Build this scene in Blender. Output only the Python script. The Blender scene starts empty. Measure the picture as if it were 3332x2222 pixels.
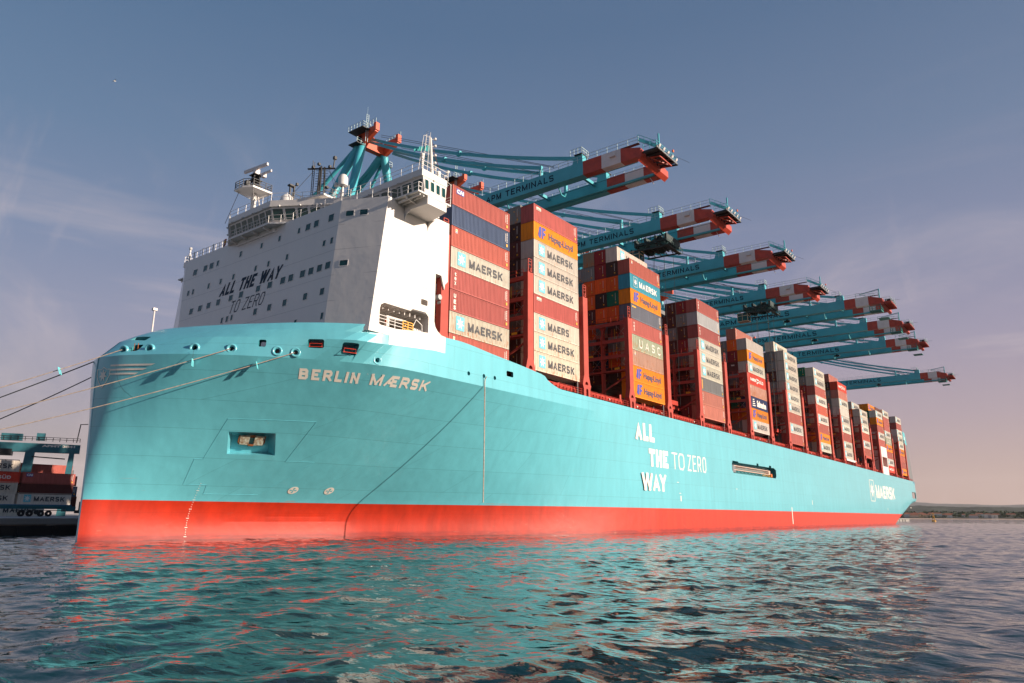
import bpy, bmesh, math, random
import numpy as np
from mathutils import Vector, Matrix
random.seed(7)
scene = bpy.context.scene
COL = scene.collection
R = math.radians

# ------------------------------------------------------------------ camera
cam_d = bpy.data.cameras.new('camera'); cam = bpy.data.objects.new('camera', cam_d); COL.objects.link(cam)
CAMP = Vector((-63.708, -59.158, 2.719))
yaw, pitch, roll = 0.913076, 0.239003, 0.004626
fw = Vector((math.sin(yaw)*math.cos(pitch), math.cos(yaw)*math.cos(pitch), math.sin(pitch)))
rt = Vector((math.cos(yaw), -math.sin(yaw), 0)); up = rt.cross(fw)
r2 = rt*math.cos(roll)+up*math.sin(roll); u2 = -rt*math.sin(roll)+up*math.cos(roll)
mw = Matrix((r2, u2, -fw)).transposed().to_4x4(); mw.translation = CAMP
cam.matrix_world = mw
cam_d.sensor_width = 36; cam_d.lens = 36*2327.66/3332; cam_d.clip_start = .5; cam_d.clip_end = 60000
scene.camera = cam

# ------------------------------------------------------------------ light and sky
SUNV = Vector((0.355, -0.865, 0.28)).normalized()          # towards the sun
sun_el = math.asin(SUNV.z); sun_rot = math.atan2(SUNV.x, SUNV.y)
sl = bpy.data.lights.new('sun', 'SUN'); sl.energy = 5.0; sl.angle = R(.5); sl.color = (1.0, .85, .70)
so = bpy.data.objects.new('sun', sl); COL.objects.link(so); so.location = (100, -300, 200)
so.rotation_euler = SUNV.to_track_quat('Z', 'Y').to_euler()

world = bpy.data.worlds.new('World'); scene.world = world; world.use_nodes = True
nt = world.node_tree; N = nt.nodes; L = nt.links; N.clear()
def wn(t, **k):
    n = N.new(t)
    for a, b in k.items(): setattr(n, a, b)
    return n
wo = wn('ShaderNodeOutputWorld'); bg = wn('ShaderNodeBackground')
sky = wn('ShaderNodeTexSky', sky_type='NISHITA', sun_disc=False, sun_elevation=sun_el, sun_rotation=sun_rot)
sky.air_density = 1.0; sky.dust_density = 2.0; sky.ozone_density = 2.0
tc = wn('ShaderNodeTexCoord'); sep = wn('ShaderNodeSeparateXYZ'); L.new(tc.outputs['Generated'], sep.inputs[0])
ramp = wn('ShaderNodeValToRGB'); L.new(sep.outputs['Z'], ramp.inputs[0])
cr = ramp.color_ramp
def srgb(h):
    c = [int(h[i:i+2], 16)/255 for i in (0, 2, 4)]
    return tuple(x/12.92 if x <= .04045 else ((x+.055)/1.055)**2.4 for x in c)
stops = [(0.0, 'cbb2a2'), (.05, 'c3aea6'), (.12, 'b3a6ae'), (.22, '9f9eb3'), (.33, '8592ae'), (.45, '6d86a4'), (.6, '587697'), (1, '456286')]
cr.elements[0].position = 0; cr.elements[0].color = (*srgb(stops[0][1]), 1)
cr.elements[1].position = 1; cr.elements[1].color = (*srgb(stops[-1][1]), 1)
for p, h in stops[1:-1]:
    e = cr.elements.new(p); e.color = (*srgb(h), 1)
mul = wn('ShaderNodeMixRGB', blend_type='MULTIPLY'); mul.inputs[0].default_value = 1
L.new(sky.outputs[0], mul.inputs[1]); mul.inputs[2].default_value = (.075, .066, .062, 1)
tx = wn('ShaderNodeMapRange'); L.new(sep.outputs['X'], tx.inputs[0]); tx.inputs[1].default_value = .1; tx.inputs[2].default_value = 1.0
tint = wn('ShaderNodeMixRGB'); L.new(tx.outputs[0], tint.inputs[0]); tint.inputs[1].default_value = (.95, 1.03, 1.08, 1); tint.inputs[2].default_value = (1.09, .99, 1.02, 1)
rt_ = wn('ShaderNodeMixRGB', blend_type='MULTIPLY'); rt_.inputs[0].default_value = 1; L.new(ramp.outputs[0], rt_.inputs[1]); L.new(tint.outputs[0], rt_.inputs[2])
mx = wn('ShaderNodeMixRGB'); mx.inputs[0].default_value = .80; L.new(mul.outputs[0], mx.inputs[1]); L.new(rt_.outputs[0], mx.inputs[2])
# thin cirrus streaks, denser towards the horizon
def cirrus(scale, rot, ns, lo, hi, z0, z1, amt, prev, det=8, rough=.6, dist=.0):
    mp = wn('ShaderNodeMapping'); mp.inputs['Scale'].default_value = scale; mp.inputs['Rotation'].default_value = rot; L.new(tc.outputs['Generated'], mp.inputs[0])
    nz = wn('ShaderNodeTexNoise'); nz.inputs['Scale'].default_value = ns; nz.inputs['Detail'].default_value = det; nz.inputs['Roughness'].default_value = rough; nz.inputs['Distortion'].default_value = dist; L.new(mp.outputs[0], nz.inputs['Vector'])
    r_ = wn('ShaderNodeMapRange'); L.new(nz.outputs['Fac'], r_.inputs[0]); r_.inputs[1].default_value = lo; r_.inputs[2].default_value = hi; r_.interpolation_type = 'SMOOTHSTEP'
    h_ = wn('ShaderNodeMapRange'); L.new(sep.outputs['Z'], h_.inputs[0]); h_.inputs[1].default_value = z0; h_.inputs[2].default_value = z1; h_.inputs[3].default_value = amt; h_.inputs[4].default_value = 0
    m_ = wn('ShaderNodeMath', operation='MULTIPLY'); L.new(r_.outputs[0], m_.inputs[0]); L.new(h_.outputs[0], m_.inputs[1])
    x_ = wn('ShaderNodeMixRGB'); L.new(m_.outputs[0], x_.inputs[0]); L.new(prev, x_.inputs[1]); x_.inputs[2].default_value = (*srgb('d6c6c6'), 1); return x_.outputs[0]
c_ = cirrus((1.0, 1.0, 9.0), (.05, .04, .3), 1.5, .50, .74, .10, .45, .9, mx.outputs[0])
c_ = cirrus((7.0, 1.1, 3.2), (.5, .7, 1.0), 1.6, .53, .80, .18, .52, .55, c_, 9, .62, .4)
c_ = cirrus((1.2, 8.0, 3.0), (-.6, .4, .2), 1.3, .56, .82, .18, .5, .6, c_, 9, .6, .3)
L.new(c_, bg.inputs[0]); bg.inputs[1].default_value = .66; L.new(bg.outputs[0], wo.inputs[0])

vs = scene.view_settings; vs.view_transform = 'Standard'; vs.look = 'None'; vs.exposure = .62; vs.gamma = 1
scene.cycles.max_bounces = 6; scene.cycles.diffuse_bounces = 3; scene.cycles.glossy_bounces = 3
scene.cycles.use_adaptive_sampling = True

# ------------------------------------------------------------------ materials
MATS = {}
def material(name, col, rough=.5, metal=0, spec=.5, noise=0, nscale=1.0, bump=0, bscale=3.0, obcol=False, dark=None):
    if name in MATS: return MATS[name]
    m = bpy.data.materials.new(name); m.use_nodes = True; t = m.node_tree
    b = t.nodes['Principled BSDF']; b.inputs['Roughness'].default_value = rough; b.inputs['Metallic'].default_value = metal
    b.inputs['Specular IOR Level'].default_value = spec
    b.inputs['Base Color'].default_value = (*col, 1)
    if noise:
        c = t.nodes.new('ShaderNodeTexCoord'); n = t.nodes.new('ShaderNodeTexNoise'); n.inputs['Scale'].default_value = nscale; n.inputs['Detail'].default_value = 5
        t.links.new(c.outputs['Object'], n.inputs['Vector'])
        x = t.nodes.new('ShaderNodeMixRGB'); x.inputs[1].default_value = (*[v*(1-noise) for v in col], 1) if dark is None else (*dark, 1)
        x.inputs[2].default_value = (*[min(1, v*(1+noise)) for v in col], 1)
        r = t.nodes.new('ShaderNodeMapRange'); r.inputs[1].default_value = .3; r.inputs[2].default_value = .7
        t.links.new(n.outputs['Fac'], r.inputs[0]); t.links.new(r.outputs[0], x.inputs[0]); t.links.new(x.outputs[0], b.inputs['Base Color'])
    if bump:
        c = t.nodes.new('ShaderNodeTexCoord'); n = t.nodes.new('ShaderNodeTexNoise'); n.inputs['Scale'].default_value = bscale; n.inputs['Detail'].default_value = 3
        t.links.new(c.outputs['Object'], n.inputs['Vector'])
        bp = t.nodes.new('ShaderNodeBump'); bp.inputs['Strength'].default_value = bump; bp.inputs['Distance'].default_value = .1
        t.links.new(n.outputs['Fac'], bp.inputs['Height']); t.links.new(bp.outputs[0], b.inputs['Normal'])
    MATS[name] = m
    return m

def plated(name, col, rough, seam_w=12.0, seam_h=2.9, seam=.12, wave=.25, noise=.06, coat=.45, scuff=False, wet=False):
    """painted steel plating: faint weld seams, slight unevenness of the plates, faint streaks"""
    m = bpy.data.materials.new(name); m.use_nodes = True; t = m.node_tree; nd = t.nodes; lk = t.links
    b = nd['Principled BSDF']; b.inputs['Roughness'].default_value = rough; b.inputs['Specular IOR Level'].default_value = .55
    b.inputs['Coat Weight'].default_value = coat; b.inputs['Coat Roughness'].default_value = .14
    c = nd.new('ShaderNodeTexCoord'); s = nd.new('ShaderNodeSeparateXYZ'); lk.new(c.outputs['Object'], s.inputs[0])
    ad = nd.new('ShaderNodeMath'); ad.operation = 'ADD'; lk.new(s.outputs['X'], ad.inputs[0]); lk.new(s.outputs['Y'], ad.inputs[1])
    cb = nd.new('ShaderNodeCombineXYZ'); lk.new(ad.outputs[0], cb.inputs['X']); lk.new(s.outputs['Z'], cb.inputs['Y'])
    br = nd.new('ShaderNodeTexBrick'); lk.new(cb.outputs[0], br.inputs['Vector'])
    br.inputs['Color1'].default_value = (1, 1, 1, 1); br.inputs['Color2'].default_value = (.955, .955, .955, 1); br.inputs['Mortar'].default_value = (1-seam*2.2,)*3+(1,)
    br.inputs['Scale'].default_value = 1; br.inputs['Mortar Size'].default_value = .022; br.inputs['Mortar Smooth'].default_value = .3
    br.inputs['Brick Width'].default_value = seam_w; br.inputs['Row Height'].default_value = seam_h; br.offset = .37
    mp = nd.new('ShaderNodeMapping'); mp.inputs['Scale'].default_value = (1, 1, .16); lk.new(c.outputs['Object'], mp.inputs[0])
    n1 = nd.new('ShaderNodeTexNoise'); n1.inputs['Scale'].default_value = .9; n1.inputs['Detail'].default_value = 6; lk.new(mp.outputs[0], n1.inputs['Vector'])
    r = nd.new('ShaderNodeMapRange'); r.inputs[1].default_value = .3; r.inputs[2].default_value = .7; r.inputs[3].default_value = 1-noise; r.inputs[4].default_value = 1+noise; lk.new(n1.outputs['Fac'], r.inputs[0])
    x = nd.new('ShaderNodeMixRGB'); x.blend_type = 'MULTIPLY'; x.inputs[0].default_value = 1; x.inputs[1].default_value = (*col, 1); lk.new(br.outputs['Color'], x.inputs[2])
    y = nd.new('ShaderNodeMixRGB'); y.blend_type = 'MULTIPLY'; y.inputs[0].default_value = 1; lk.new(x.outputs[0], y.inputs[1]); lk.new(r.outputs[0], y.inputs[2])
    outc = y.outputs[0]
    def mask(lo, hi, zlo, zhi, scale, ns, det):
        mq = nd.new('ShaderNodeMapping'); mq.inputs['Scale'].default_value = scale; lk.new(c.outputs['Object'], mq.inputs[0])
        nq = nd.new('ShaderNodeTexNoise'); nq.inputs['Scale'].default_value = ns; nq.inputs['Detail'].default_value = det; nq.inputs['Roughness'].default_value = .65; lk.new(mq.outputs[0], nq.inputs['Vector'])
        rq = nd.new('ShaderNodeMapRange'); rq.inputs[1].default_value = lo; rq.inputs[2].default_value = hi; lk.new(nq.outputs['Fac'], rq.inputs[0])
        zq = nd.new('ShaderNodeMapRange'); zq.inputs[1].default_value = zlo; zq.inputs[2].default_value = zhi; lk.new(s.outputs['Z'], zq.inputs[0])
        mq2 = nd.new('ShaderNodeMath'); mq2.operation = 'MULTIPLY'; lk.new(rq.outputs[0], mq2.inputs[0]); lk.new(zq.outputs[0], mq2.inputs[1]); return mq2.outputs[0]
    def over(fac, colr):
        nonlocal outc
        q_ = nd.new('ShaderNodeMixRGB'); lk.new(fac, q_.inputs[0]); lk.new(outc, q_.inputs[1]); q_.inputs[2].default_value = (*colr, 1); outc = q_.outputs[0]
    if scuff:
        over(mask(.66, .72, 7.6, 5.6, (.16, .16, 2.4), .8, 8), (.33, .31, .29))       # fender scrapes low on the side
        over(mask(.70, .86, 21, 12, (1.3, 1.3, .09), .8, 6), (.34, .30, .24))         # thin rust runs
    if wet:
        over(mask(.30, .55, .75, .35, (.2, .2, 1.5), 1.0, 5), (.27, .010, .005))      # wet, weedy edge
        over(mask(.64, .74, 4.0, 1.0, (.5, .5, 1.6), .9, 9), (.44, .10, .06))         # patches of touched-up paint
    lk.new(outc, b.inputs['Base Color'])
    n2 = nd.new('ShaderNodeTexNoise'); n2.inputs['Scale'].default_value = .55; n2.inputs['Detail'].default_value = 2; lk.new(c.outputs['Object'], n2.inputs['Vector'])
    # frames show through the plate as faint vertical quilting
    wv = nd.new('ShaderNodeMath'); wv.operation = 'SINE'; sc = nd.new('ShaderNodeMath'); sc.operation = 'MULTIPLY'; sc.inputs[1].default_value = 2*math.pi/2.4; lk.new(ad.outputs[0], sc.inputs[0]); lk.new(sc.outputs[0], wv.inputs[0])
    w2 = nd.new('ShaderNodeMath'); w2.operation = 'MULTIPLY'; w2.inputs[1].default_value = .06; lk.new(wv.outputs[0], w2.inputs[0])
    a2 = nd.new('ShaderNodeMath'); a2.operation = 'ADD'; lk.new(n2.outputs['Fac'], a2.inputs[0]); lk.new(w2.outputs[0], a2.inputs[1])
    bp = nd.new('ShaderNodeBump'); bp.inputs['Strength'].default_value = wave; bp.inputs['Distance'].default_value = .12
    lk.new(a2.outputs[0], bp.inputs['Height']); lk.new(bp.outputs[0], b.inputs['Normal'])
    MATS[name] = m
    return m
M_TEAL = plated('hull_teal_paint', (.135, .485, .565), .28, scuff=True, seam=.15)
M_RED = plated('antifouling_red', (.50, .024, .004), .5, seam=.08, noise=.16, coat=.06, wet=True)
M_WHITE = plated('white_paint', (.67, .62, .58), .42, seam_w=60, seam_h=100, seam=.02, wave=.3, noise=.015)
M_PW = material('plain_white', (.68, .65, .62), .45, noise=.04, nscale=.6)
M_LINE = material('deck_line', (.30, .28, .28), .6)
M_LB = material('lashing_red', (.42, .07, .052), .6, spec=.2, noise=.12, nscale=.7)
M_LBD = material('deck_red', (.40, .036, .022), .6, spec=.2, noise=.2, nscale=1.3)
M_DARK = material('dark_interior', (.02, .022, .024), .8)
M_BLACK = material('black_steel', (.012, .012, .014), .55)
M_DECK = material('foredeck_paint', (.34,.17,.13), .7, noise=.15)
M_GREY = material('grey_paint', (.16, .17, .18), .55, noise=.1)
M_LGREY = material('light_grey_paint', (.42, .42, .42), .55, noise=.1)
M_GLASS = material('window_glass', (.008, .055, .055), .08, spec=.45)
M_NAVY = material('navy_lettering', (.003, .02, .045), .6, spec=.2)
M_LETTERW = material('cream_lettering', (.78, .70, .62), .5, noise=.04, nscale=2)
M_YEL = material('yellow_paint', (.75, .36, .015), .5)
M_ORANGE = material('orange_paint', (.72, .13, .02), .5)
M_CRANE = material('crane_teal', (.065, .40, .47), .42, noise=.08, nscale=.4)
M_CRED = material('crane_red', (.44, .045, .02), .5, noise=.2, nscale=.8)
M_CWHITE = material('crane_white', (.68, .62, .60), .5, noise=.08, nscale=.8)
M_CORANGE = material('crane_crown_orange', (.60, .075, .02), .5, noise=.1)
M_RAIL = material('galvanised', (.45, .58, .60), .45)
M_ROPE = material('mooring_rope', (.52, .40, .31), .9, noise=.25, nscale=3)
M_ROPED = material('dark_rope', (.035, .04, .045), .9)
M_GUARD = material('rat_guard', (.16, .62, .68), .5)
M_STARBL = material('emblem_blue', (.16, .52, .62), .5, noise=.2, nscale=3)
M_RUST = material('rust', (.28, .09, .03), .9, noise=.4, nscale=6)
M_CONC = material('concrete', (.27, .25, .235), .9, noise=.3, nscale=.25)
M_APRON = material('quay_apron', (.24, .235, .23), .9, noise=.15, nscale=.15)
M_TYRE = material('tyre', (.015, .015, .016), .9)
M_SAND = material('sand', (.52, .37, .27), .95, noise=.1, nscale=.02)
M_FUN = material('funnel_grey', (.15, .155, .165), .5, noise=.06)
M_HLB = material('emblem_deep_blue', (.02, .035, .30), .5)
M_RECESS = material('recess_dark_teal', (.03, .22, .25), .5)  # darker teal than the hull, on recess walls and brackets

def container_mat():
    m = bpy.data.materials.new('container_paint'); m.use_nodes = True; t = m.node_tree; nd = t.nodes; lk = t.links
    b = nd['Principled BSDF']; b.inputs['Roughness'].default_value = .6; b.inputs['Specular IOR Level'].default_value = .22
    oi = nd.new('ShaderNodeObjectInfo'); tc_ = nd.new('ShaderNodeTexCoord')
    off = nd.new('ShaderNodeVectorMath'); off.operation = 'ADD'; rv = nd.new('ShaderNodeCombineXYZ')
    k = nd.new('ShaderNodeMath'); k.operation = 'MULTIPLY'; k.inputs[1].default_value = 97; lk.new(oi.outputs['Random'], k.inputs[0])
    for i in range(3): lk.new(k.outputs[0], rv.inputs[i])
    lk.new(tc_.outputs['Object'], off.inputs[0]); lk.new(rv.outputs[0], off.inputs[1])
    # fading and streaks
    mp1 = nd.new('ShaderNodeMapping'); mp1.inputs['Scale'].default_value = (2.2, 2.2, .22); lk.new(off.outputs[0], mp1.inputs[0])
    n1 = nd.new('ShaderNodeTexNoise'); n1.inputs['Scale'].default_value = 1.6; n1.inputs['Detail'].default_value = 6; lk.new(mp1.outputs[0], n1.inputs['Vector'])
    r1 = nd.new('ShaderNodeMapRange'); r1.inputs[1].default_value = .3; r1.inputs[2].default_value = .72; r1.inputs[3].default_value = .84; r1.inputs[4].default_value = 1.14; lk.new(n1.outputs['Fac'], r1.inputs[0])
    mu = nd.new('ShaderNodeMixRGB'); mu.blend_type = 'MULTIPLY'; mu.inputs[0].default_value = 1; lk.new(oi.outputs['Color'], mu.inputs[1]); lk.new(r1.outputs[0], mu.inputs[2])
    # rust runs
    mp2 = nd.new('ShaderNodeMapping'); mp2.inputs['Scale'].default_value = (3.0, 3.0, .55); lk.new(off.outputs[0], mp2.inputs[0])
    n2 = nd.new('ShaderNodeTexNoise'); n2.inputs['Scale'].default_value = 1.5; n2.inputs['Detail'].default_value = 8; n2.inputs['Roughness'].default_value = .65; lk.new(mp2.outputs[0], n2.inputs['Vector'])
    sx = nd.new('ShaderNodeSeparateXYZ'); lk.new(tc_.outputs['Object'], sx.inputs[0])
    lowz = nd.new('ShaderNodeMapRange'); lowz.inputs[1].default_value = 0; lowz.inputs[2].default_value = 2.4; lowz.inputs[3].default_value = .13; lowz.inputs[4].default_value = .0; lk.new(sx.outputs['Z'], lowz.inputs[0])
    am = nd.new('ShaderNodeMath'); am.operation = 'MULTIPLY_ADD'; lk.new(oi.outputs['Alpha'], am.inputs[0]); am.inputs[1].default_value = .22; lk.new(lowz.outputs[0], am.inputs[2])
    lowm = nd.new('ShaderNodeMath'); lowm.operation = 'MULTIPLY'; lk.new(lowz.outputs[0], lowm.inputs[0]); lk.new(oi.outputs['Alpha'], lowm.inputs[1])
    am2 = nd.new('ShaderNodeMath'); am2.operation = 'MULTIPLY_ADD'; lk.new(oi.outputs['Alpha'], am2.inputs[0]); am2.inputs[1].default_value = .16; lk.new(lowm.outputs[0], am2.inputs[2])
    sm = nd.new('ShaderNodeMath'); sm.operation = 'ADD'; lk.new(n2.outputs['Fac'], sm.inputs[0]); lk.new(am2.outputs[0], sm.inputs[1])
    r2_ = nd.new('ShaderNodeMapRange'); r2_.inputs[1].default_value = .70; r2_.inputs[2].default_value = .82; lk.new(sm.outputs[0], r2_.inputs[0])
    mxr = nd.new('ShaderNodeMixRGB'); lk.new(r2_.outputs[0], mxr.inputs[0]); lk.new(mu.outputs[0], mxr.inputs[1]); mxr.inputs[2].default_value = (.42, .15, .05, 1)
    lk.new(mxr.outputs[0], b.inputs['Base Color'])
    return m
M_CONT = container_mat()
def worn(name, col, thr=.62):
    """stencilled lettering, flaking away in patches so the paint below shows"""
    m = bpy.data.materials.new(name); m.use_nodes = True; t = m.node_tree; nd = t.nodes; lk = t.links
    b = nd['Principled BSDF']; b.inputs['Roughness'].default_value = .6
    tc_ = nd.new('ShaderNodeTexCoord'); oi = nd.new('ShaderNodeObjectInfo')
    rv = nd.new('ShaderNodeVectorMath'); rv.operation = 'ADD'; k = nd.new('ShaderNodeMath'); k.operation = 'MULTIPLY'; k.inputs[1].default_value = 53; lk.new(oi.outputs['Random'], k.inputs[0])
    lk.new(tc_.outputs['Object'], rv.inputs[0]); cc = nd.new('ShaderNodeCombineXYZ'); lk.new(k.outputs[0], cc.inputs[0]); lk.new(cc.outputs[0], rv.inputs[1])
    mp_ = nd.new('ShaderNodeMapping'); mp_.inputs['Scale'].default_value = (1.7, 1, .5); lk.new(rv.outputs[0], mp_.inputs[0])
    n = nd.new('ShaderNodeTexNoise'); n.inputs['Scale'].default_value = 2.2; n.inputs['Detail'].default_value = 6; n.inputs['Roughness'].default_value = .7; lk.new(mp_.outputs[0], n.inputs['Vector'])
    r = nd.new('ShaderNodeMapRange'); r.inputs[1].default_value = thr; r.inputs[2].default_value = thr+.07; lk.new(n.outputs['Fac'], r.inputs[0])
    x = nd.new('ShaderNodeMixRGB'); lk.new(r.outputs[0], x.inputs[0]); x.inputs[1].default_value = (*col, 1); lk.new(oi.outputs['Color'], x.inputs[2])
    lk.new(x.outputs[0], b.inputs['Base Color'])
    return m
M_WNAVY = worn('worn_dark_letters', (.035, .037, .045), .60)
M_WBLUE = worn('worn_star_panel', (.13, .46, .56), .60)
M_WWHITE = worn('worn_white_letters', (.72, .68, .64), .60); M_FLAKED = worn('flaked_white_letters', (.66, .62, .56), .50)
M_WHLB = worn('worn_blue_emblem', (.025, .045, .33), .60)
M_WHLT = worn('worn_navy_letters', (.04, .035, .09), .60)

# ------------------------------------------------------------------ mesh helper
class MB:
    def __init__(s): s.v = []; s.f = []; s.m = []
    def add(s, vs, fs, m=0):
        o = len(s.v); s.v += [tuple(p) for p in vs]; s.f += [tuple(i+o for i in f) for f in fs]; s.m += [m]*len(fs); return s
    def box(s, x0, x1, y0, y1, z0, z1, m=0):
        return s.add([(x0,y0,z0),(x1,y0,z0),(x1,y1,z0),(x0,y1,z0),(x0,y0,z1),(x1,y0,z1),(x1,y1,z1),(x0,y1,z1)],
                     [(0,3,2,1),(4,5,6,7),(0,1,5,4),(1,2,6,5),(2,3,7,6),(3,0,4,7)], m)
    def bar(s, p, q, w, h=None, m=0, upv=(0,0,1)):
        """box beam from p to q, w across, h high"""
        p, q = Vector(p), Vector(q); h = w if h is None else h; d = (q-p).normalized(); u = Vector(upv)
        if abs(d.dot(u)) > .98: u = Vector((0,1,0))
        a = d.cross(u).normalized()*w/2; b = a.cross(d).normalized()*h/2
        vs = [p-a-b, p+a-b, p+a+b, p-a+b, q-a-b, q+a-b, q+a+b, q-a+b]
        return s.add(vs, [(0,1,2,3),(7,6,5,4),(0,4,5,1),(1,5,6,2),(2,6,7,3),(3,7,4,0)], m)
    def tube(s, pts, r, n=6, m=0, r1=None):
        pts = [Vector(p) for p in pts]; k = len(pts); rings = []
        for i, p in enumerate(pts):
            d = (pts[min(i+1,k-1)]-pts[max(i-1,0)]).normalized(); u = Vector((0,0,1)) if abs(d.z) < .95 else Vector((0,1,0))
            a = d.cross(u).normalized(); b = a.cross(d)
            rr = r if r1 is None else r+(r1-r)*i/(k-1)
            rings.append([p+a*rr*math.cos(2*math.pi*j/n)+b*rr*math.sin(2*math.pi*j/n) for j in range(n)])
        vs = [p for rg in rings for p in rg]; fs = []
        for i in range(k-1):
            for j in range(n): fs.append((i*n+j, i*n+(j+1)%n, (i+1)*n+(j+1)%n, (i+1)*n+j))
        fs.append(tuple(range(n))[::-1]); fs.append(tuple((k-1)*n+j for j in range(n)))
        return s.add(vs, fs, m)
    def lathe(s, o, axis, prof, n=16, m=0):
        """surface of revolution: prof = [(distance along axis, radius)]"""
        o = Vector(o); d = Vector(axis).normalized(); u = Vector((0,0,1)) if abs(d.z) < .95 else Vector((0,1,0)); a = d.cross(u).normalized(); b = a.cross(d)
        vs = [o+d*t+a*r*math.cos(2*math.pi*j/n)+b*r*math.sin(2*math.pi*j/n) for t, r in prof for j in range(n)]
        fs = [(i*n+j, i*n+(j+1)%n, (i+1)*n+(j+1)%n, (i+1)*n+j) for i in range(len(prof)-1) for j in range(n)]
        return s.add(vs, fs, m)
    def prism(s, poly, off, m=0):
        """extrude a planar polygon (3D points) by the vector off"""
        n = len(poly); off = Vector(off); a = [Vector(p) for p in poly]; b = [p+off for p in a]
        return s.add(a+b, [tuple(range(n))[::-1], tuple(range(n, 2*n))]+[(i, (i+1)%n, n+(i+1)%n, n+i) for i in range(n)], m)
    def rail(s, pts, h=1.1, n=2, sp=1.6, r=.025, m=0, rp=None):
        """open railing along a polyline"""
        rp = rp or r*1.25
        for i in range(len(pts)-1):
            p, q = Vector(pts[i]), Vector(pts[i+1]); Ld = (q-p).length; k = max(1, round(Ld/sp))
            for j in range(k+1):
                if j == k and i < len(pts)-2: continue
                a = p.lerp(q, j/k); s.bar(a, a+Vector((0,0,h)), rp*2, rp*2, m)
            for t in range(n):
                z = Vector((0,0,h*(t+1)/n)); s.bar(p+z, q+z, r*2, r*2, m)
        return s
    def build(s, name, mats, parent=None, smooth=None, link=True):
        me = bpy.data.meshes.new(name); me.from_pydata([tuple(p) for p in s.v], [], s.f)
        mats = mats if isinstance(mats, (list, tuple)) else [mats]
        for x in mats: me.materials.append(x)
        if len(mats) > 1: me.polygons.foreach_set('material_index', s.m)
        if smooth is not None:
            me.polygons.foreach_set('use_smooth', [True]*len(me.polygons)); me.set_sharp_from_angle(angle=smooth)
        me.update()
        if not link: return me
        o = bpy.data.objects.new(name, me); COL.objects.link(o)
        if parent: attach(o, parent)
        return o
def world_loc(o):
    v = Vector((0,0,0))
    while o: v = v+o.location; o = o.parent if False else None
    return v
ORIG = {}
def attach(o, parent):
    """parent o, keeping the world coordinates its mesh was written in"""
    o.parent = parent
    o.matrix_parent_inverse = Matrix.Translation(-ORIG.get(parent.name, Vector((0,0,0))))
    ORIG[o.name] = Vector((0,0,0)); return o
def tag(o, label=None, cat=None, group=None, kind=None):
    for k, v in (('label', label), ('category', cat), ('group', group), ('kind', kind)):
        if v: o[k] = v
    return o
def thing(name, loc, label, cat, group=None):
    o = bpy.data.objects.new(name, None); COL.objects.link(o); o.location = loc; o.empty_display_size = 1
    ORIG[o.name] = Vector(loc); return tag(o, label, cat, group)
def copy_tree(o, parent=None):
    c = o.copy(); COL.objects.link(c); c.parent = parent; c.matrix_parent_inverse = o.matrix_parent_inverse.copy()
    for ch in [x for x in bpy.data.objects if x.parent == o]: copy_tree(ch, c)
    return c

# text outlines from Blender's built-in font, as flat polygons scaled to 0..w, 0..h
_TX = {}
def text_poly(body, bold=0.0, space=1.0, shear=0.0):
    key = (body, bold, space, shear)
    if key in _TX: return _TX[key]
    cu = bpy.data.curves.new('t', 'FONT'); cu.body = body; cu.offset = bold; cu.space_character = space; cu.shear = shear; cu.resolution_u = 3; cu.fill_mode = 'FRONT'
    ob = bpy.data.objects.new('t', cu); COL.objects.link(ob)
    me = bpy.data.meshes.new_from_object(ob.evaluated_get(bpy.context.evaluated_depsgraph_get()))
    v = [(p.co.x, p.co.y) for p in me.vertices]; f = [tuple(p.vertices) for p in me.polygons]
    bpy.data.objects.remove(ob); bpy.data.curves.remove(cu); bpy.data.meshes.remove(me)
    xs = [p[0] for p in v]; ys = [p[1] for p in v]; x0, x1, y0, y1 = min(xs), max(xs), min(ys), max(ys)
    r = ([((x-x0)/(x1-x0), (y-y0)/(y1-y0)) for x, y in v], f); _TX[key] = r
    return r
def put_text(mb, body, fn, bold=0.0, space=1.0, shear=0.0, m=0):
    """fn maps (u, v) in 0..1 to a 3D point"""
    v, f = text_poly(body, bold, space, shear); mb.add([fn(a, b) for a, b in v], f, m); return mb

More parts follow.
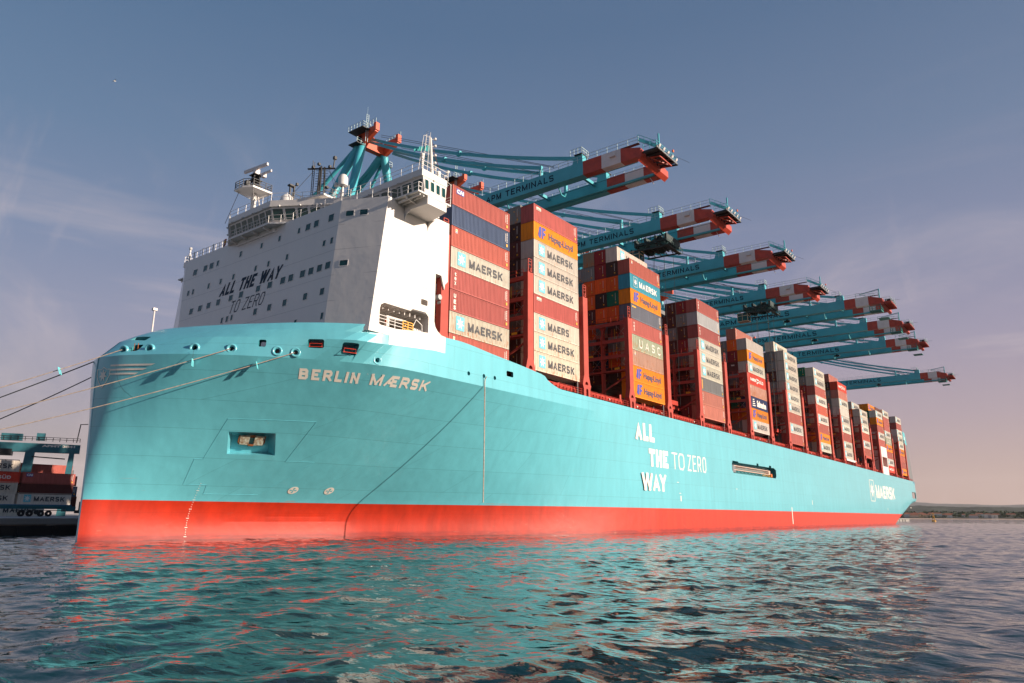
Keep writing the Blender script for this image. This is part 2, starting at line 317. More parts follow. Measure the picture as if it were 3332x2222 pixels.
# block capitals built from straight strokes, drawn at real size: w long, h high, stroke t
GL = {'M':(1.15,[[(0,0),(0,1)],[(0,1),(.5,0)],[(.5,0),(1,1)],[(1,1),(1,0)]]),'A':(1.0,[[(0,0),(.5,1),(1,0)],'bar']),'E':(.8,[[(1,1),(0,1),(0,0),(1,0)],[('i',.5),(.92,.5)]]),'R':(.92,[[(0,0),(0,1),(.8,1),(1,.82),(1,.66),(.8,.46),('i',.46)],[(.55,.46),(1,0)]]),
 'S':(.86,[[(1,.84),(.85,1),(.15,1),(0,.86),(0,.66),(.14,.52),(.86,.48),(1,.34),(1,.14),(.85,0),(.15,0),(0,.16)]]),'K':(.92,[[(0,0),(0,1)],[('i',.42),(1,1)],[(.42,.62),(1,0)]]),'P':(.88,[[(0,0),(0,1),(.8,1),(1,.82),(1,.62),(.8,.42),('i',.42)]]),
 'T':(.86,[[(0,1),(1,1)],'stem']),'I':(.0,[[(0,0),(0,1)]]),'N':(.95,[[(0,0),(0,1)],[(0,1),(1,0)],[(1,0),(1,1)]]),'L':(.74,[[(0,1),(0,0),(1,0)]]),'H':(.92,[[(0,0),(0,1)],[(1,0),(1,1)],'hbar']),'W':(1.75,[[(0,1),(.25,0)],[(.25,0),(.5,1)],[(.5,1),(.75,0)],[(.75,0),(1,1)]]),'Y':(.95,[[(0,1),(.5,.42),(1,1)],'ystem']),
 'Z':(.86,[[(0,1),(1,1),(0,0),(1,0)]]),'O':(.92,[[(.5,1),(.2,1),(0,.8),(0,.2),(.2,0),(.8,0),(1,.2),(1,.8),(.8,1),(.5,1)]]),'B':(.9,[[(0,.5),(0,1),(.78,1),(.95,.86),(.95,.66),(.8,.53),('i',.53)],[(0,.53),(0,0),(.82,0),(1,.14),(1,.36),(.8,.53)]]),'U':(.9,[[(0,1),(0,.18),(.18,0),(.82,0),(1,.18),(1,1)]]),'G':(.9,[[(1,.84),(.82,1),(.18,1),(0,.82),(0,.18),(.18,0),(.82,0),(1,.18),(1,.48),(.55,.48)]]),'C':(.86,[[(1,.8),(.82,1),(.18,1),(0,.82),(0,.18),(.18,0),(.82,0),(1,.2)]]),
 'D':(.9,[[(.3,0),(0,0),(0,1),(.75,1),(1,.78),(1,.22),(.75,0),(.3,0)]]),' ':(.3,[]),'Æ':(1.5,[[(0,0),(.44,1),(1,1)],[(.56,1),(.56,0),(1,0)],[(.56,.5),(.95,.5)],[(.2,.3),(.56,.3)]])}
def strokes(mb, body, w, h, t, fn, m=0, gap=None, slant=0.0, out=(0,-1,0)):
    """fn maps real-size (x, z) on the lettering plane to 3D"""
    gap = t*1.0 if gap is None else gap; n = len(body)
    tw = lambda k: (t*1.22 if k else t)
    rel = sum(GL[c][0] for c in body); fixed = n*t+(n-1)*gap; sc = max(.05, (w-fixed)/max(.01, rel)); x = 0.0
    for c in body:
        gw, paths = GL[c]; gw *= sc; X = lambda u: x+t/2+u*gw; Zf = lambda v: t/2+v*(h-t)
        for ip, p in enumerate(paths):
            if p == 'bar': lo = .26; p = [(lo*.5+t/gw*.42, lo), (1-lo*.5-t/gw*.42, lo)]
            elif p == 'stem': p = [(.5, 0), (.5, 1-t/(h-t)*.5)]
            elif p == 'hbar': p = [(t/gw*.5, .5), (1-t/gw*.5, .5)]
            elif p == 'ystem': p = [(.5, 0), (.5, .42)]
            p = [((t/gw*.5) if a == 'i' else a, b) for a, b in p]
            pts = [Vector((X(a), Zf(b))) for a, b in p]; k = len(pts); Lf, Rt = [], []
            for i in range(k):
                d0 = (pts[i]-pts[i-1]).normalized() if i else None; d1 = (pts[i+1]-pts[i]).normalized() if i < k-1 else None
                d0 = d0 or d1; d1 = d1 or d0; n0, n1 = Vector((-d0.y, d0.x)), Vector((-d1.y, d1.x)); b = (n0+n1)
                b = b.normalized() if b.length > 1e-4 else n0; q = min(1.9, 1/max(.35, b.dot(n0)))*t/2
                e = Vector((0, 0))
                if i == 0 and p[0][1] in (0, 1) and abs(d1.y) > .3: e = -d1*(t/2/max(.4, abs(d1.y)))
                if i == k-1 and p[-1][1] in (0, 1) and abs(d0.y) > .3: e = d0*(t/2/max(.4, abs(d0.y)))
                if i == 0 and p[0][0] in (0, 1) and abs(d1.y) < .1 and c in 'TZES': e = -d1*t/2
                if i == k-1 and p[-1][0] in (0, 1) and abs(d0.y) < .1: e = d0*t/2
                Lf.append(pts[i]+b*q+e); Rt.append(pts[i]-b*q+e)
            clamp = lambda v: Vector((v.x, min(h, max(0, v.y))))
            V = [clamp(v) for v in Lf+Rt]; oo = Vector(out)*.004*ip; mb.add([Vector(fn(v.x+slant*v.y, v.y))+oo for v in V], [(i, i+1, k+i+1, k+i) for i in range(k-1)], m)
        x += gw+t+gap
    return mb

# ------------------------------------------------------------------ hull form (x aft, y to starboard, z up; water at z = 0)
CL=22.4; CLH=21.7; HB=22.2
def pchip(pts):
    xs=[p[0] for p in pts]; ys=[p[1] for p in pts]; n=len(xs)
    h=[xs[i+1]-xs[i] for i in range(n-1)]; dl=[(ys[i+1]-ys[i])/h[i] for i in range(n-1)]
    m=[0]*n; m[0]=dl[0]; m[-1]=dl[-1]
    for i in range(1,n-1):
        if dl[i-1]*dl[i]>0:
            w1=2*h[i]+h[i-1]; w2=h[i]+2*h[i-1]; m[i]=(w1+w2)/(w1/dl[i-1]+w2/dl[i])
    def f(x):
        if x<=xs[0]: return ys[0]
        if x>=xs[-1]: return ys[-1]
        i=0
        while x>xs[i+1]: i+=1
        t=(x-xs[i])/h[i]; t2=t*t; t3=t2*t
        return (2*t3-3*t2+1)*ys[i]+(t3-2*t2+t)*h[i]*m[i]+(-2*t3+3*t2)*ys[i+1]+(t3-t2)*h[i]*m[i+1]
    return f
ZC,ZB,ZA=18.95,21.1,23.06
stem=pchip([(-3,-31.0),(0,-31.1),(4,-31.15),(11,-31.3),(18,-31.5),(ZC,-31.45),(ZB,-29.5),(ZA,-26.0)])
fW=pchip([(0,.2),(1,.55),(10.4,1.9),(20.4,3.4),(29.7,4.9),(39,8.9),(49,13.7),(61,18.5),(73,21.3),(85,HB)])
fC=pchip([(0,.2),(.12,1.0),(.5,2.6),(1.1,4.0),(1.9,5.4),(3.8,8.6),(8.3,13.5),(13.5,17.6),(18.4,20.5),(22.2,21.9),(26,HB)])
fB=pchip([(0,.2),(.25,1.1),(.9,2.5),(4.9,10.6),(6.4,12.7),(11.1,17.7),(16,22.0),(18.5,HB)])
fA=pchip([(0,.2),(.2,1.6),(.92,3.9),(2.9,8.4),(5.35,12.95),(8,17.1),(11,20.6),(12.9,HB)])
def half(t,z):
    if z<=1.2: return fW(t)
    if z<=ZC:
        u=((z-1.2)**2/7.2 if z<4.8 else z-3)/(ZC-3); return fW(t)*(1-u)+fC(t)*u
    if z<=ZB:
        u=(z-ZC)/(ZB-ZC); return fC(t)*(1-u)+fB(t)*u
    u=min((z-ZB)/(ZA-ZB),1); return fB(t)*(1-u)+fA(t)*u
def hy(x,z): return CLH-half(max(0,x-stem(z)),z)
_zt = pchip([(-40,ZA),(-13.2,ZA),(-3.2,24.0),(-1.2,24.05),(6,23.55),(16.1,22.78),(18.9,22.5),(19.5,22.2),(23.3,21.22),(24.0,21.1),(25.5,21.08),(60,20.85),(160,20.15),(330,18.85)])
def deck(x): return _zt(max(x, 25.5))
def stern_end(z): return min(319.4, 267+z*5.15)
def hull_mesh():
    taus = [0, .0006, .0016, .0035, .006, .009, .0135, .019, .026, .034, .044, .055]
    t = .055
    while t < 1: t += .0125; taus.append(min(t, 1))
    zlev = [-3, -1, 0, .7, 1.3, 1.9, 2.5, 3.1, 3.65, 4.15, 4.8, 5.7, 7, 8.5, 10, 11.5, 13, 14.5, 16, 17.3, ZC]
    cols = []                                   # each column: list of (x, half-breadth, z) from keel to top, then inner bulwark and deck
    def column(xof, hof, closing=None):
        xt = xof(ZB); zt = _zt(xof(ZA) if xt < -13 else xt)
        zb = ZB if zt > ZB+.3 else (ZC+zt)/2
        if xt > -13 and zt > ZB+.3: zb = min(zt-.15, ZB+.9*min(1, (xt+13)/10)*(1 if xt < 4 else max(0, 1-(xt-4)/8)))
        zs = zlev+[zb, (zb+zt)/2 if zt > zb+.4 else zt-.08*(zt-zb), zt]
        pts = [(xof(z), hof(xof(z), z), z) for z in zs]
        xt_, ht, _ = pts[-1]; zd = 18.0 if xt_ < -2 else (zt-.75 if xt_ > 25 else 18.0+max(0, (xt_-10)/15)*(zt-.75-18.0) if xt_ > 10 else 18.0)
        xin = .3 if xt_ < 20 else 0
        pts.append((xt_+(.35 if xt_ < -15 else 0), max(ht*.5, ht-.3), zt))
        pts.append((xof(zd)+(.4 if xt_ < -15 else 0), max(.05, min(ht-.32, hof(xof(zd), zd)-.35)), zd))
        return pts
    for ta in taus:
        cols.append(column(lambda z, ta=ta: stem(z)+(60-stem(z))*ta, lambda x, z: half(x-stem(z), z)))
    for x in (75, 90, 105, 120, 135, 150, 165, 180, 195, 210, 225, 240, 252): cols.append(column(lambda z, x=x: x, lambda x_, z: HB))
    for s in (.25, .5, .72, .85, .93, .965, .985, .996, 1.0):
        def hh(x_, z, s=s):
            if z >= 10.2: return HB
            k = .55*(1-z/10.2)                      # the lower levels close in under the counter
            return max(.3, HB*(1-k*max(0, (s-.80)/.2)**2.2))
        cols.append(column(lambda z, s=s: 252+s*(stern_end(z)-252), hh))
    n = len(cols[0]); mb = MB()
    nring = 2*n
    vs = []
    for c in cols:
        vs += [(x, CLH-h, z) for x, h, z in c]+[(x, CLH+h, z) for x, h, z in reversed(c)]
    fs, ms = [], []
    ired = zlev.index(4.15)
    for i in range(len(cols)-1):
        for j in range(nring):
            k = (j+1) % nring
            fs.append((i*nring+j, (i+1)*nring+j, (i+1)*nring+k, i*nring+k))
            jj = j if j < n-1 else nring-2-j
            m = 1 if (jj < ired or j == nring-1) else 0
            if j == n-1: m = 3
            if jj >= n-5 and jj < n-2 and jj >= len(zlev) and False: m = 2
            ms.append(m)
    fs.append(tuple(range(nring))); ms.append(0)
    b = (len(cols)-1)*nring; fs.append(tuple(b+j for j in range(nring))[::-1]); ms.append(0)
    mb.v, mb.f, mb.m = vs, fs, ms
    return mb
def hull_frame(x, z):
    """point on the port side at (x, z), horizontal tangent and outward normal"""
    e = .15; P = Vector((x, hy(x, z), z)); tx = (Vector((x+e, hy(x+e, z), z))-Vector((x-e, hy(x-e, z), z))).normalized()
    tz = (Vector((x, hy(x, z+e), z+e))-Vector((x, hy(x, z-e), z-e))).normalized(); n = tx.cross(tz).normalized()
    if n.y > 0: n = -n
    return P, tx, tz, n
def round_rect(a, b, w, h, r, k=4):
    pts = []
    for cx, cz, t0 in ((w/2-r, h/2-r, 0), (-w/2+r, h/2-r, 90), (-w/2+r, -h/2+r, 180), (w/2-r, -h/2+r, 270)):
        for i in range(k+1):
            t = R(t0+90*i/k); pts.append(a*(cx+r*math.cos(t))+b*(cz+r*math.sin(t)))
    return pts

ship = thing('container_ship', (0, CL, 0), 'huge pale turquoise container ship with red lower hull moored at the quay', 'ship')
hull_mb = hull_mesh()
cut = MB()
def cut_poly(P, poly, n, out=1.0, inn=2.0):
    cut.prism([P+q+n*out for q in poly], -n*(out+inn), 4)
Z3 = Vector((0,0,1))
# fairlead holes in the bulwark (x, z) and the rounded openings beside them
FAIR = [(-30.42,19.66),(-28.97,19.72),(-26.4,19.68),(-23.9,19.66),(-20.5,19.6),(-19.05,19.56),(-11.2,19.5),(3.3,20.2),(6.3,20.33),(8.55,20.42)]
for x, z in FAIR:
    P, tx, tz, n = hull_frame(x, z); nh = Vector((n.x, n.y, 0)).normalized(); th = Vector((-nh.y, nh.x, 0))
    cut_poly(P, [th*.27*math.cos(2*math.pi*i/14)+Z3*.27*math.sin(2*math.pi*i/14) for i in range(14)], nh, .8, 1.6)
OPEN = [(-29.62,19.95,1.15,.9,.2),(-21.6,20.4,.78,.8,.18),(-17.6,20.58,1.7,.95,.2),(-14.65,20.25,1.75,1.15,.2),(11.8,21.45,1.5,.75,.2)]
for x, z, w, h, r in OPEN:
    P, tx, tz, n = hull_frame(x, z); nh = Vector((n.x, n.y, 0)).normalized(); th = Vector((-nh.y, nh.x, 0))
    cut_poly(P, round_rect(th, Z3, w, h, r), nh, .8, 1.4)
# window in the leaning bulwark at the stem
P, tx, tz, n = hull_frame(-28.6, 22.0); cut_poly(Vector((-28.6, 19.5, 21.85)), round_rect(Vector((.25,-.97,0)), Vector((.85,.2,.5)).normalized(), 2.2, .9, .15), Vector((-.5,-.15,.85)).normalized(), 1.0, 1.2)
# anchor pocket
PA, ta_, tz_a, na = hull_frame(-18.1, 10.35); nha = Vector((na.x, na.y, 0)).normalized(); tha = Vector((-nha.y, nha.x, 0))
AP = [Vector(p) for p in ((-20.92,12.72,11.42),(-16.46,10.66,11.49),(-15.1,12.47,9.24),(-19.93,14.26,9.16))]
ac = sum(AP, Vector())/4; fr_ = [ac+(p-ac)*1.0+nha*.0 for p in AP]; of = [ac+(p-ac)*1.12+nha*.75 for p in AP]; bk = [ac+(p-ac)*.80-nha*1.25+Z3*.12 for p in AP]
cut.add(of+bk, [(0,1,2,3),(7,6,5,4),(0,4,5,1),(1,5,6,2),(2,6,7,3),(3,7,4,0)], 0)
# gangway recess in the flat side, with its three notches
GX0, GX1, GZ0, GZ1 = 91.2, 120.7, 12.05, 14.0
cut.prism([(GX0+.6,-1.5,GZ0),(GX1-.6,-1.5,GZ0),(GX1,-1.5,GZ0+.6),(GX1,-1.5,GZ1+.1),(GX1-1.5,-1.5,GZ1+.55),(GX1-3.4,-1.5,GZ1+.5),(GX1-3.45,-1.5,GZ1+.95),(GX1-5.0,-1.5,GZ1+1.0),(GX1-5.1,-1.5,GZ1+.5),
           (108.2,-1.5,GZ1+.5),(108.1,-1.5,GZ1+1.0),(106.9,-1.5,GZ1+1.0),(106.8,-1.5,GZ1+.5),(95.2,-1.5,GZ1+.45),(95,-1.5,GZ1+.7),(GX0+.5,-1.5,GZ1+.75),(GX0,-1.5,GZ1+.1),(GX0,-1.5,GZ0+.6)], (0, 3.4, 0), 4)
# mooring opening right aft
cut.box(309.5, 318.4, -1.5, 3.0, 11.2, 14.0, 4)
def boolean_cut(mb, cutter, mats, name, parent, smooth):
    o = mb.build(name, mats); c = cutter.build('cutter', mats)
    for ob in (o, c):
        bm = bmesh.new(); bm.from_mesh(ob.data); bmesh.ops.recalc_face_normals(bm, faces=bm.faces)
        if bm.calc_volume(signed=True) < 0: bmesh.ops.reverse_faces(bm, faces=bm.faces)
        bm.to_mesh(ob.data); bm.free()
    md = o.modifiers.new('b', 'BOOLEAN'); md.object = c; md.operation = 'DIFFERENCE'; md.solver = 'EXACT'; md.use_self = True; md.material_mode = 'INDEX'
    me = bpy.data.meshes.new_from_object(o.evaluated_get(bpy.context.evaluated_depsgraph_get()))
    o.modifiers.clear(); o.data = me; me.name = name
    bpy.data.objects.remove(c)
    me.polygons.foreach_set('use_smooth', [True]*len(me.polygons)); me.set_sharp_from_angle(angle=smooth); me.update()
    attach(o, parent); return o
hull = boolean_cut(hull_mb, cut, [M_TEAL, M_RED, M_WHITE, M_DECK, M_RECESS], 'hull', ship, R(9))

# bell-mouthed fairleads
for x, z in FAIR:
    P, tx, tz, n = hull_frame(x, z); nh = Vector((n.x, n.y, 0)).normalized()
    MB().lathe(P-nh*.35, nh, [(-.3,.25),(.05,.255),(.15,.29),(.22,.36),(.25,.43),(.23,.50),(.17,.55),(-.02,.58)], 20).build('fairlead', M_TEAL, hull, R(40))
q = MB(); xs_ = [-10.4+i*(9.25/24) for i in range(25)]; zb_ = lambda x: ZB+.9*min(1, (x+13)/10)
for a, b in zip(xs_, xs_[1:]): q.add([(a,-.506,zb_(a)),(b,-.506,zb_(b)),(b,-.506,_zt(b)-.003),(a,-.506,_zt(a)-.003)], [(0,1,2,3)])
q.build('white_side_paint', M_WHITE, hull)
# small guard rails in the openings
for x, z, w, h, r in OPEN[2:4]:
    P, tx, tz, n = hull_frame(x, z); nh = Vector((n.x, n.y, 0)).normalized(); th = Vector((-nh.y, nh.x, 0)); P = P-nh*.12
    a, b = P-th*w*.38-Z3*h*.42, P+th*w*.38-Z3*h*.42; q = MB()
    q.tube([a, a+Z3*h*.42, b+Z3*h*.42, b], .035, 6); q.tube([a-th*.1+Z3*.06, b+th*.1+Z3*.06], .035, 6)
    q.build('guard_rail', material('signal_red', (.65,.05,.02), .5), hull)
q = MB(); P, tx, tz, n = hull_frame(-29.62, 19.95); nh = Vector((n.x, n.y, 0)).normalized(); th = Vector((-nh.y, nh.x, 0)); P = P-nh*.25
for d in (-.2, .25): q.bar(P+th*d-Z3*.5, P+th*d+Z3*.5, .06)
q.bar(P-th*.6-Z3*.33, P+th*.6-Z3*.33, .06); q.build('guard_rail', M_RUST, hull)

# anchor: two flukes with a shank hole between them
q = MB()
B = lambda a, c, d: PA+tha*a+Z3*c-nha*(d-.85*c-.35)
for s in (-1, 1):
    q.prism([B(s*.28,-.10,1.0),B(s*1.25,-.05,1.0),B(s*1.30,.85,1.0),B(s*.28,.9,1.0)], -nha*.5, 0)
    q.prism([B(s*1.30,-.0,1.05),B(s*1.45,.2,1.05),B(s*1.42,.9,1.05),B(s*1.30,.9,1.05)], -nha*.4, 1)
q.prism([B(-.28,.72,1.1),B(.28,.72,1.1),B(.28,.95,1.1),B(-.28,.95,1.1)], -nha*.4, 1)
q.prism([B(-.28,-.18,.95),B(.28,-.18,.95),B(.28,.02,.95),B(-.28,.02,.95)], -nha*.6, 1)
q.build('anchor', [material('anchor_paint', (.33,.37,.31), .7, noise=.6, nscale=3.5, dark=(.22,.09,.03)), M_RUST], hull)
# sloping sill of the pocket


# lettering on the hull
def on_hull(x0, x1, z0, z1, lean=0.0, off=.05):
    def fn(u, v):
        x = x0+(x1-x0)*u+lean*v; z = z0(u)+(z1(u)-z0(u))*v if callable(z0) else z0+(z1-z0)*v
        P, tx, tz, n = hull_frame(x, z); return P+n*off
    return fn
q = MB(); fb = on_hull(0, 1, 0, 1, 0, .02)
strokes(q, 'BERLIN', 5.75, 1.04, .265, lambda a, b: fb(-17.55+a-.42*b, 17.0+b), 0, .3); strokes(q, 'MÆRSK', 8.1, 1.08, .28, lambda a, b: fb(-10.55+a-.45*b, 17.03+.03*a+b), 0, .36)
q.build('name_lettering', M_LETTERW, hull)
flat = lambda x0, x1, z0, z1, off=-.525: (lambda u, v: (x0+(x1-x0)*u, off, z0+(z1-z0)*v))
q = MB()
FS = lambda x, z: (lambda a, b: (x+a, -.515, z+b))
strokes(q, 'ALL', 7.1, 3.12, .86, FS(47.2, 15.62), 0, .45); strokes(q, 'THE', 7.6, 3.12, .86, FS(51.9, 11.3), 0, .45); strokes(q, 'WAY', 9.3, 3.1, .76, FS(48.95, 7.06), 0, .1)
strokes(q, 'TO', 5.4, 3.1, .3, FS(61.1, 11.3), 0, .5); strokes(q, 'ZERO', 8.9, 3.1, .3, FS(68.0, 11.3), 0, .75)
q.build('slogan_lettering', M_LETTERW, hull)
q = MB(); strokes(q, 'MAERSK', 34.2, 4.8, 1.15, FS(234.2, 9.75), 0, 1.1)
q.build('company_lettering', M_LETTERW, hull)
def star(fn, k=7, r=1, r2=.42):
    pts = []
    for i in range(2*k):
        a = math.pi/2+math.pi*i/k; rr = r if i % 2 == 0 else r2; pts.append((rr*math.cos(a), rr*math.sin(a)))
    return [fn(0, 0)]+[fn(*p) for p in pts], [(0, i+1, (i+1) % (2*k)+1) for i in range(2*k)]
q = MB()
for a in ((224.3,231.4,15.95,16.15),(224.3,231.4,8.45,8.65),(224.3,224.75,8.45,16.15),(230.95,231.4,8.45,16.15)):
    q.box(a[0],a[1],-.53,-.505,a[2],a[3])
vs_, fs_ = star(lambda u, v: (227.85+u*2.9, -.53, 12.4+v*3.0)); q.add(vs_, fs_)
q.build('star_emblem', M_LETTERW, hull)
# shield, star and three stripes at the stem
q = MB(); sh = [(-1.05,.72),(-.35,.62),(0,.92),(.5,.62),(1.0,.6),(.95,-.2),(.55,-1.05),(0,-1.75),(-.6,-1.05),(-1.0,-.2)]
def bow(u, v, c=(20.4, 17.05), off=.05):
    y = c[0]-u*1.0; z = c[1]+v*.85
    lo, hi = stem(z), stem(z)+6
    for _ in range(30):
        mid = (lo+hi)/2
        if hy(mid, z) > y: lo = mid
        else: hi = mid
    x = (lo+hi)/2; P, tx, tz, n = hull_frame(x, z); return P+n*off
for i in range(len(sh)):
    a, b = sh[i], sh[(i+1) % len(sh)]
    k = lambda p, s: (p[0]*s, p[1]*s)
    q.add([bow(*k(a, 1)), bow(*k(b, 1)), bow(*k(b, .9)), bow(*k(a, .9))], [(0,1,2,3)])
vs_, fs_ = star(lambda u, v: bow(u*.62, v*.85-.15)); q.add(vs_, fs_)
for z0, yend in ((17.9, 14.9), (17.44, 15.75), (17.0, 16.6)):
    K = 9; top, bot = [], []
    for i in range(K+1):
        y = 19.45+(yend-19.45)*i/K
        top.append(bow(20.4-y, (z0+.09-17.05)/.85)); bot.append(bow(20.4-(y+(.45 if i == K else 0)), (z0-.09-17.05)/.85))
    for i in range(K): q.add([top[i], top[i+1], bot[i+1], bot[i]], [(0,1,2,3)])
q.build('bow_emblem', M_LETTERW, hull)
# thruster marks, draught marks, small plimsoll ticks
for x, z in ((-10.26, 5.6), (-5.48, 5.65)):
    q = MB(); P, tx, tz, n = hull_frame(x, z); P = P+n*.04
    ring = lambda r, k=24: [P+tx*r*math.cos(2*math.pi*i/k)+tz*r*math.sin(2*math.pi*i/k) for i in range(k)]
    q.add(ring(.62), [tuple(range(24))], 0)
    P = P+n*.02
    for a in (0, 90, 180, 270):
        c, s = math.cos(R(a)), math.sin(R(a)); d = tx*c+tz*s; e = -tx*s+tz*c
        q.add([P+d*.05+e*.04, P+d*.42+e*.13, P+d*.42-e*.13, P+d*.05-e*.04], [(0,1,2,3)], 1)
    q.build('thruster_mark', [M_LETTERW, M_TEAL], hull)
q = MB(); z = .3
while z < 6.2:
    P, tx, tz, n = hull_frame(-20.72-.1*max(0, z-4), z); w = .045 if abs(z % 1.0-.3) > .12 else .15
    P = P+n*.04; q.add([P-tx*w-tz*.035, P+tx*w-tz*.035, P+tx*w+tz*.035, P-tx*w+tz*.04], [(0,1,2,3)]); z += .25
for x, z0, w, h in ((64.2, 5.5, .35, 1.0), (64.0, 6.9, .7, .12), (131, 1.0, .5, 4.2), (150, 6.1, .35, 1.2), (252, 5.4, .35, 1.0), (301, 6.7, .5, .6), (303, 6.7, .5, .6), (63.2, 8.9, .8, .1), (93, 8.6, .8, .1)):
    q.box(x-w/2, x+w/2, -.53, -.505, z0, z0+h)
q.build('draught_marks', M_LETTERW, hull)
# raised doubler outline around the anchor
q = MB(); SE = [(-21.6,12.75),(-13.2,12.95),(-13.55,8.67),(-10.2,8.75),(-14.1,4.98),(-20.1,4.93),(-20.25,5.9),(-22.65,5.9),(-22.75,8.55),(-21.95,8.57)]
for i in range(len(SE)):
    a, b = SE[i], SE[(i+1) % len(SE)]
    pts = []
    for j in range(9):
        x = a[0]+(b[0]-a[0])*j/8; z = a[1]+(b[1]-a[1])*j/8; P, tx, tz, n = hull_frame(x, z); pts.append(P+n*.0)
    q.tube(pts, .035, 4)
q.build('doubler_seam', M_TEAL, hull)

# gangway ladder stowed in the recess
g = MB(); yl = -.15
for z in (12.85, 13.75): g.bar((93.2, yl, z+.02), (116.5, yl, z-.05), .12, .14, 0)
for i in range(60): g.bar((93.6+i*.385, yl+.02, 12.9), (93.75+i*.385, yl+.02, 13.7), .06, .06, 0)
g.bar((93.2, yl+.05, 13.3), (116.5, yl+.05, 13.28), .07, .05, 0); g.box(92.2, 94.0, yl-.05, yl+.4, 12.3, 13.9, 1); g.box(116.2, 117.2, yl, yl+.3, 12.85, 13.75, 0)
for i in range(9): g.bar((95+i*2.6, 1.4, 14.5), (95.6+i*2.6, .0, 14.0), .14, .14, 2)
for i in range(11): g.bar((94.5+i*2.3, .9, 12.85), (95.4+i*2.3, .2, 12.1), .12, .16, 3)
g.box(118.4, 119.4, .1, .6, 12.35, 13.1, 4); g.rail([(113,.3,12.1),(120,.3,12.1)], .9, 2, 1.0, .03, 5)
g.build('gangway', [material('aluminium_ladder', (.62,.42,.34), .5), M_GREY, M_CWHITE, M_RECESS, M_ORANGE, M_YEL], hull)
g = MB(); g.box(310.3, 317.6, .8, 1.4, 11.2, 12.0, 0); g.box(311, 313, .9, 1.3, 11.4, 12.5, 1); g.box(314.5, 316.5, .9, 1.3, 11.4, 12.4, 1); g.bar((314,.2,11.2),(314,.2,14),.2,.2,1)
g.build('mooring_winch', [M_RUST, M_ORANGE], hull)
# ------------------------------------------------------------------ accommodation block
YS = lambda y: 2*CL-y                            # mirror to starboard
FX = -13.8
def ring(z):
    return (-11.46-(39-z)*.119, -.488), (-13.95-(39-z)*.1, 4.9-(39-z)*.02)
def house_level(z, xr):
    p1, p2 = ring(z); return [(xr, p1[1]), p1, p2, (p2[0], 40.3-(39-z)*.19), (p1[0], 45.5-(39-z)*.1), (xr, 45.5-(39-z)*.1)]
mb = MB()
for z0, z1, xr in ((22.4, 31.7, -3.2), (31.7, 39.0, -1.0)):
    a, b = house_level(z0, xr), house_level(z1, xr); n = 6
    mb.add([(x, y, z0) for x, y in a]+[(x, y, z1) for x, y in b], [tuple(range(6))[::-1], tuple(range(6, 12))]+[(i, (i+1) % 6, 6+(i+1) % 6, 6+i) for i in range(6)])
cut = MB()
# the side opening with its stepped head, and a small port further up
op = [(-11.95,23.45),(-11.7,23.35),(-4.6,23.35),(-4.2,23.6),(-4.2,25.9),(-4.7,26.35),(-6.9,26.3),(-7.2,26.0),(-11.3,26.0),(-11.8,25.7),(-11.95,25.2)]
cut.prism([(x, -1.6, z) for x, z in op], (0, 8.6, 0))
cut.prism([(-5.0+q[0], -1.6, 27.55+q[2]) for q in round_rect(Vector((1,0,0)), Z3, 1.1, .7, .12, 2)], (0, 3, 0))
def house_bool():
    # the two storeys share a face plane: cut the lower one, then add the upper
    lo = MB(); lo.v, lo.f, lo.m = mb.v[:12], mb.f[:8], mb.m[:8]
    o = boolean_cut(lo, cut, [M_WHITE], 'deckhouse', ship, R(4))
    bm = bmesh.new(); bm.from_mesh(o.data); vs = [bm.verts.new(p) for p in mb.v[12:]]
    for f in mb.f[8:]: bm.faces.new([vs[i-12] for i in f])
    bmesh.ops.recalc_face_normals(bm, faces=bm.faces)
    bm.to_mesh(o.data); bm.free(); return o
house = house_bool()
# weld lines of the decks, a few millimetres proud
q = MB()
for z in (35.74, 32.55, 29.34, 26.17):
    p1, p2 = ring(z)
    for a, b in (((-1.1 if z > 31.7 else -3.3, -.5), p1), (p1, p2), (p2, (p2[0], 40.3-(39-z)*.19))):
        d = Vector((b[0]-a[0], b[1]-a[1], 0)).normalized(); nn = Vector((d.y, -d.x, 0)); nn = nn if nn.dot(Vector((-1,-.5,0))) > 0 else -nn
        A, Bp = Vector((*a, z))+nn*.004, Vector((*b, z))+nn*.004
        q.add([A, Bp, Bp+Z3*.03, A+Z3*.03], [(0,1,2,3)])
q.build('deck_seam', M_LINE, house)
q = MB(); q.box(-11.5, -3.5, 1.5, YS(1.5), 18.0, 22.41); q.build('house_base', M_WHITE, house)
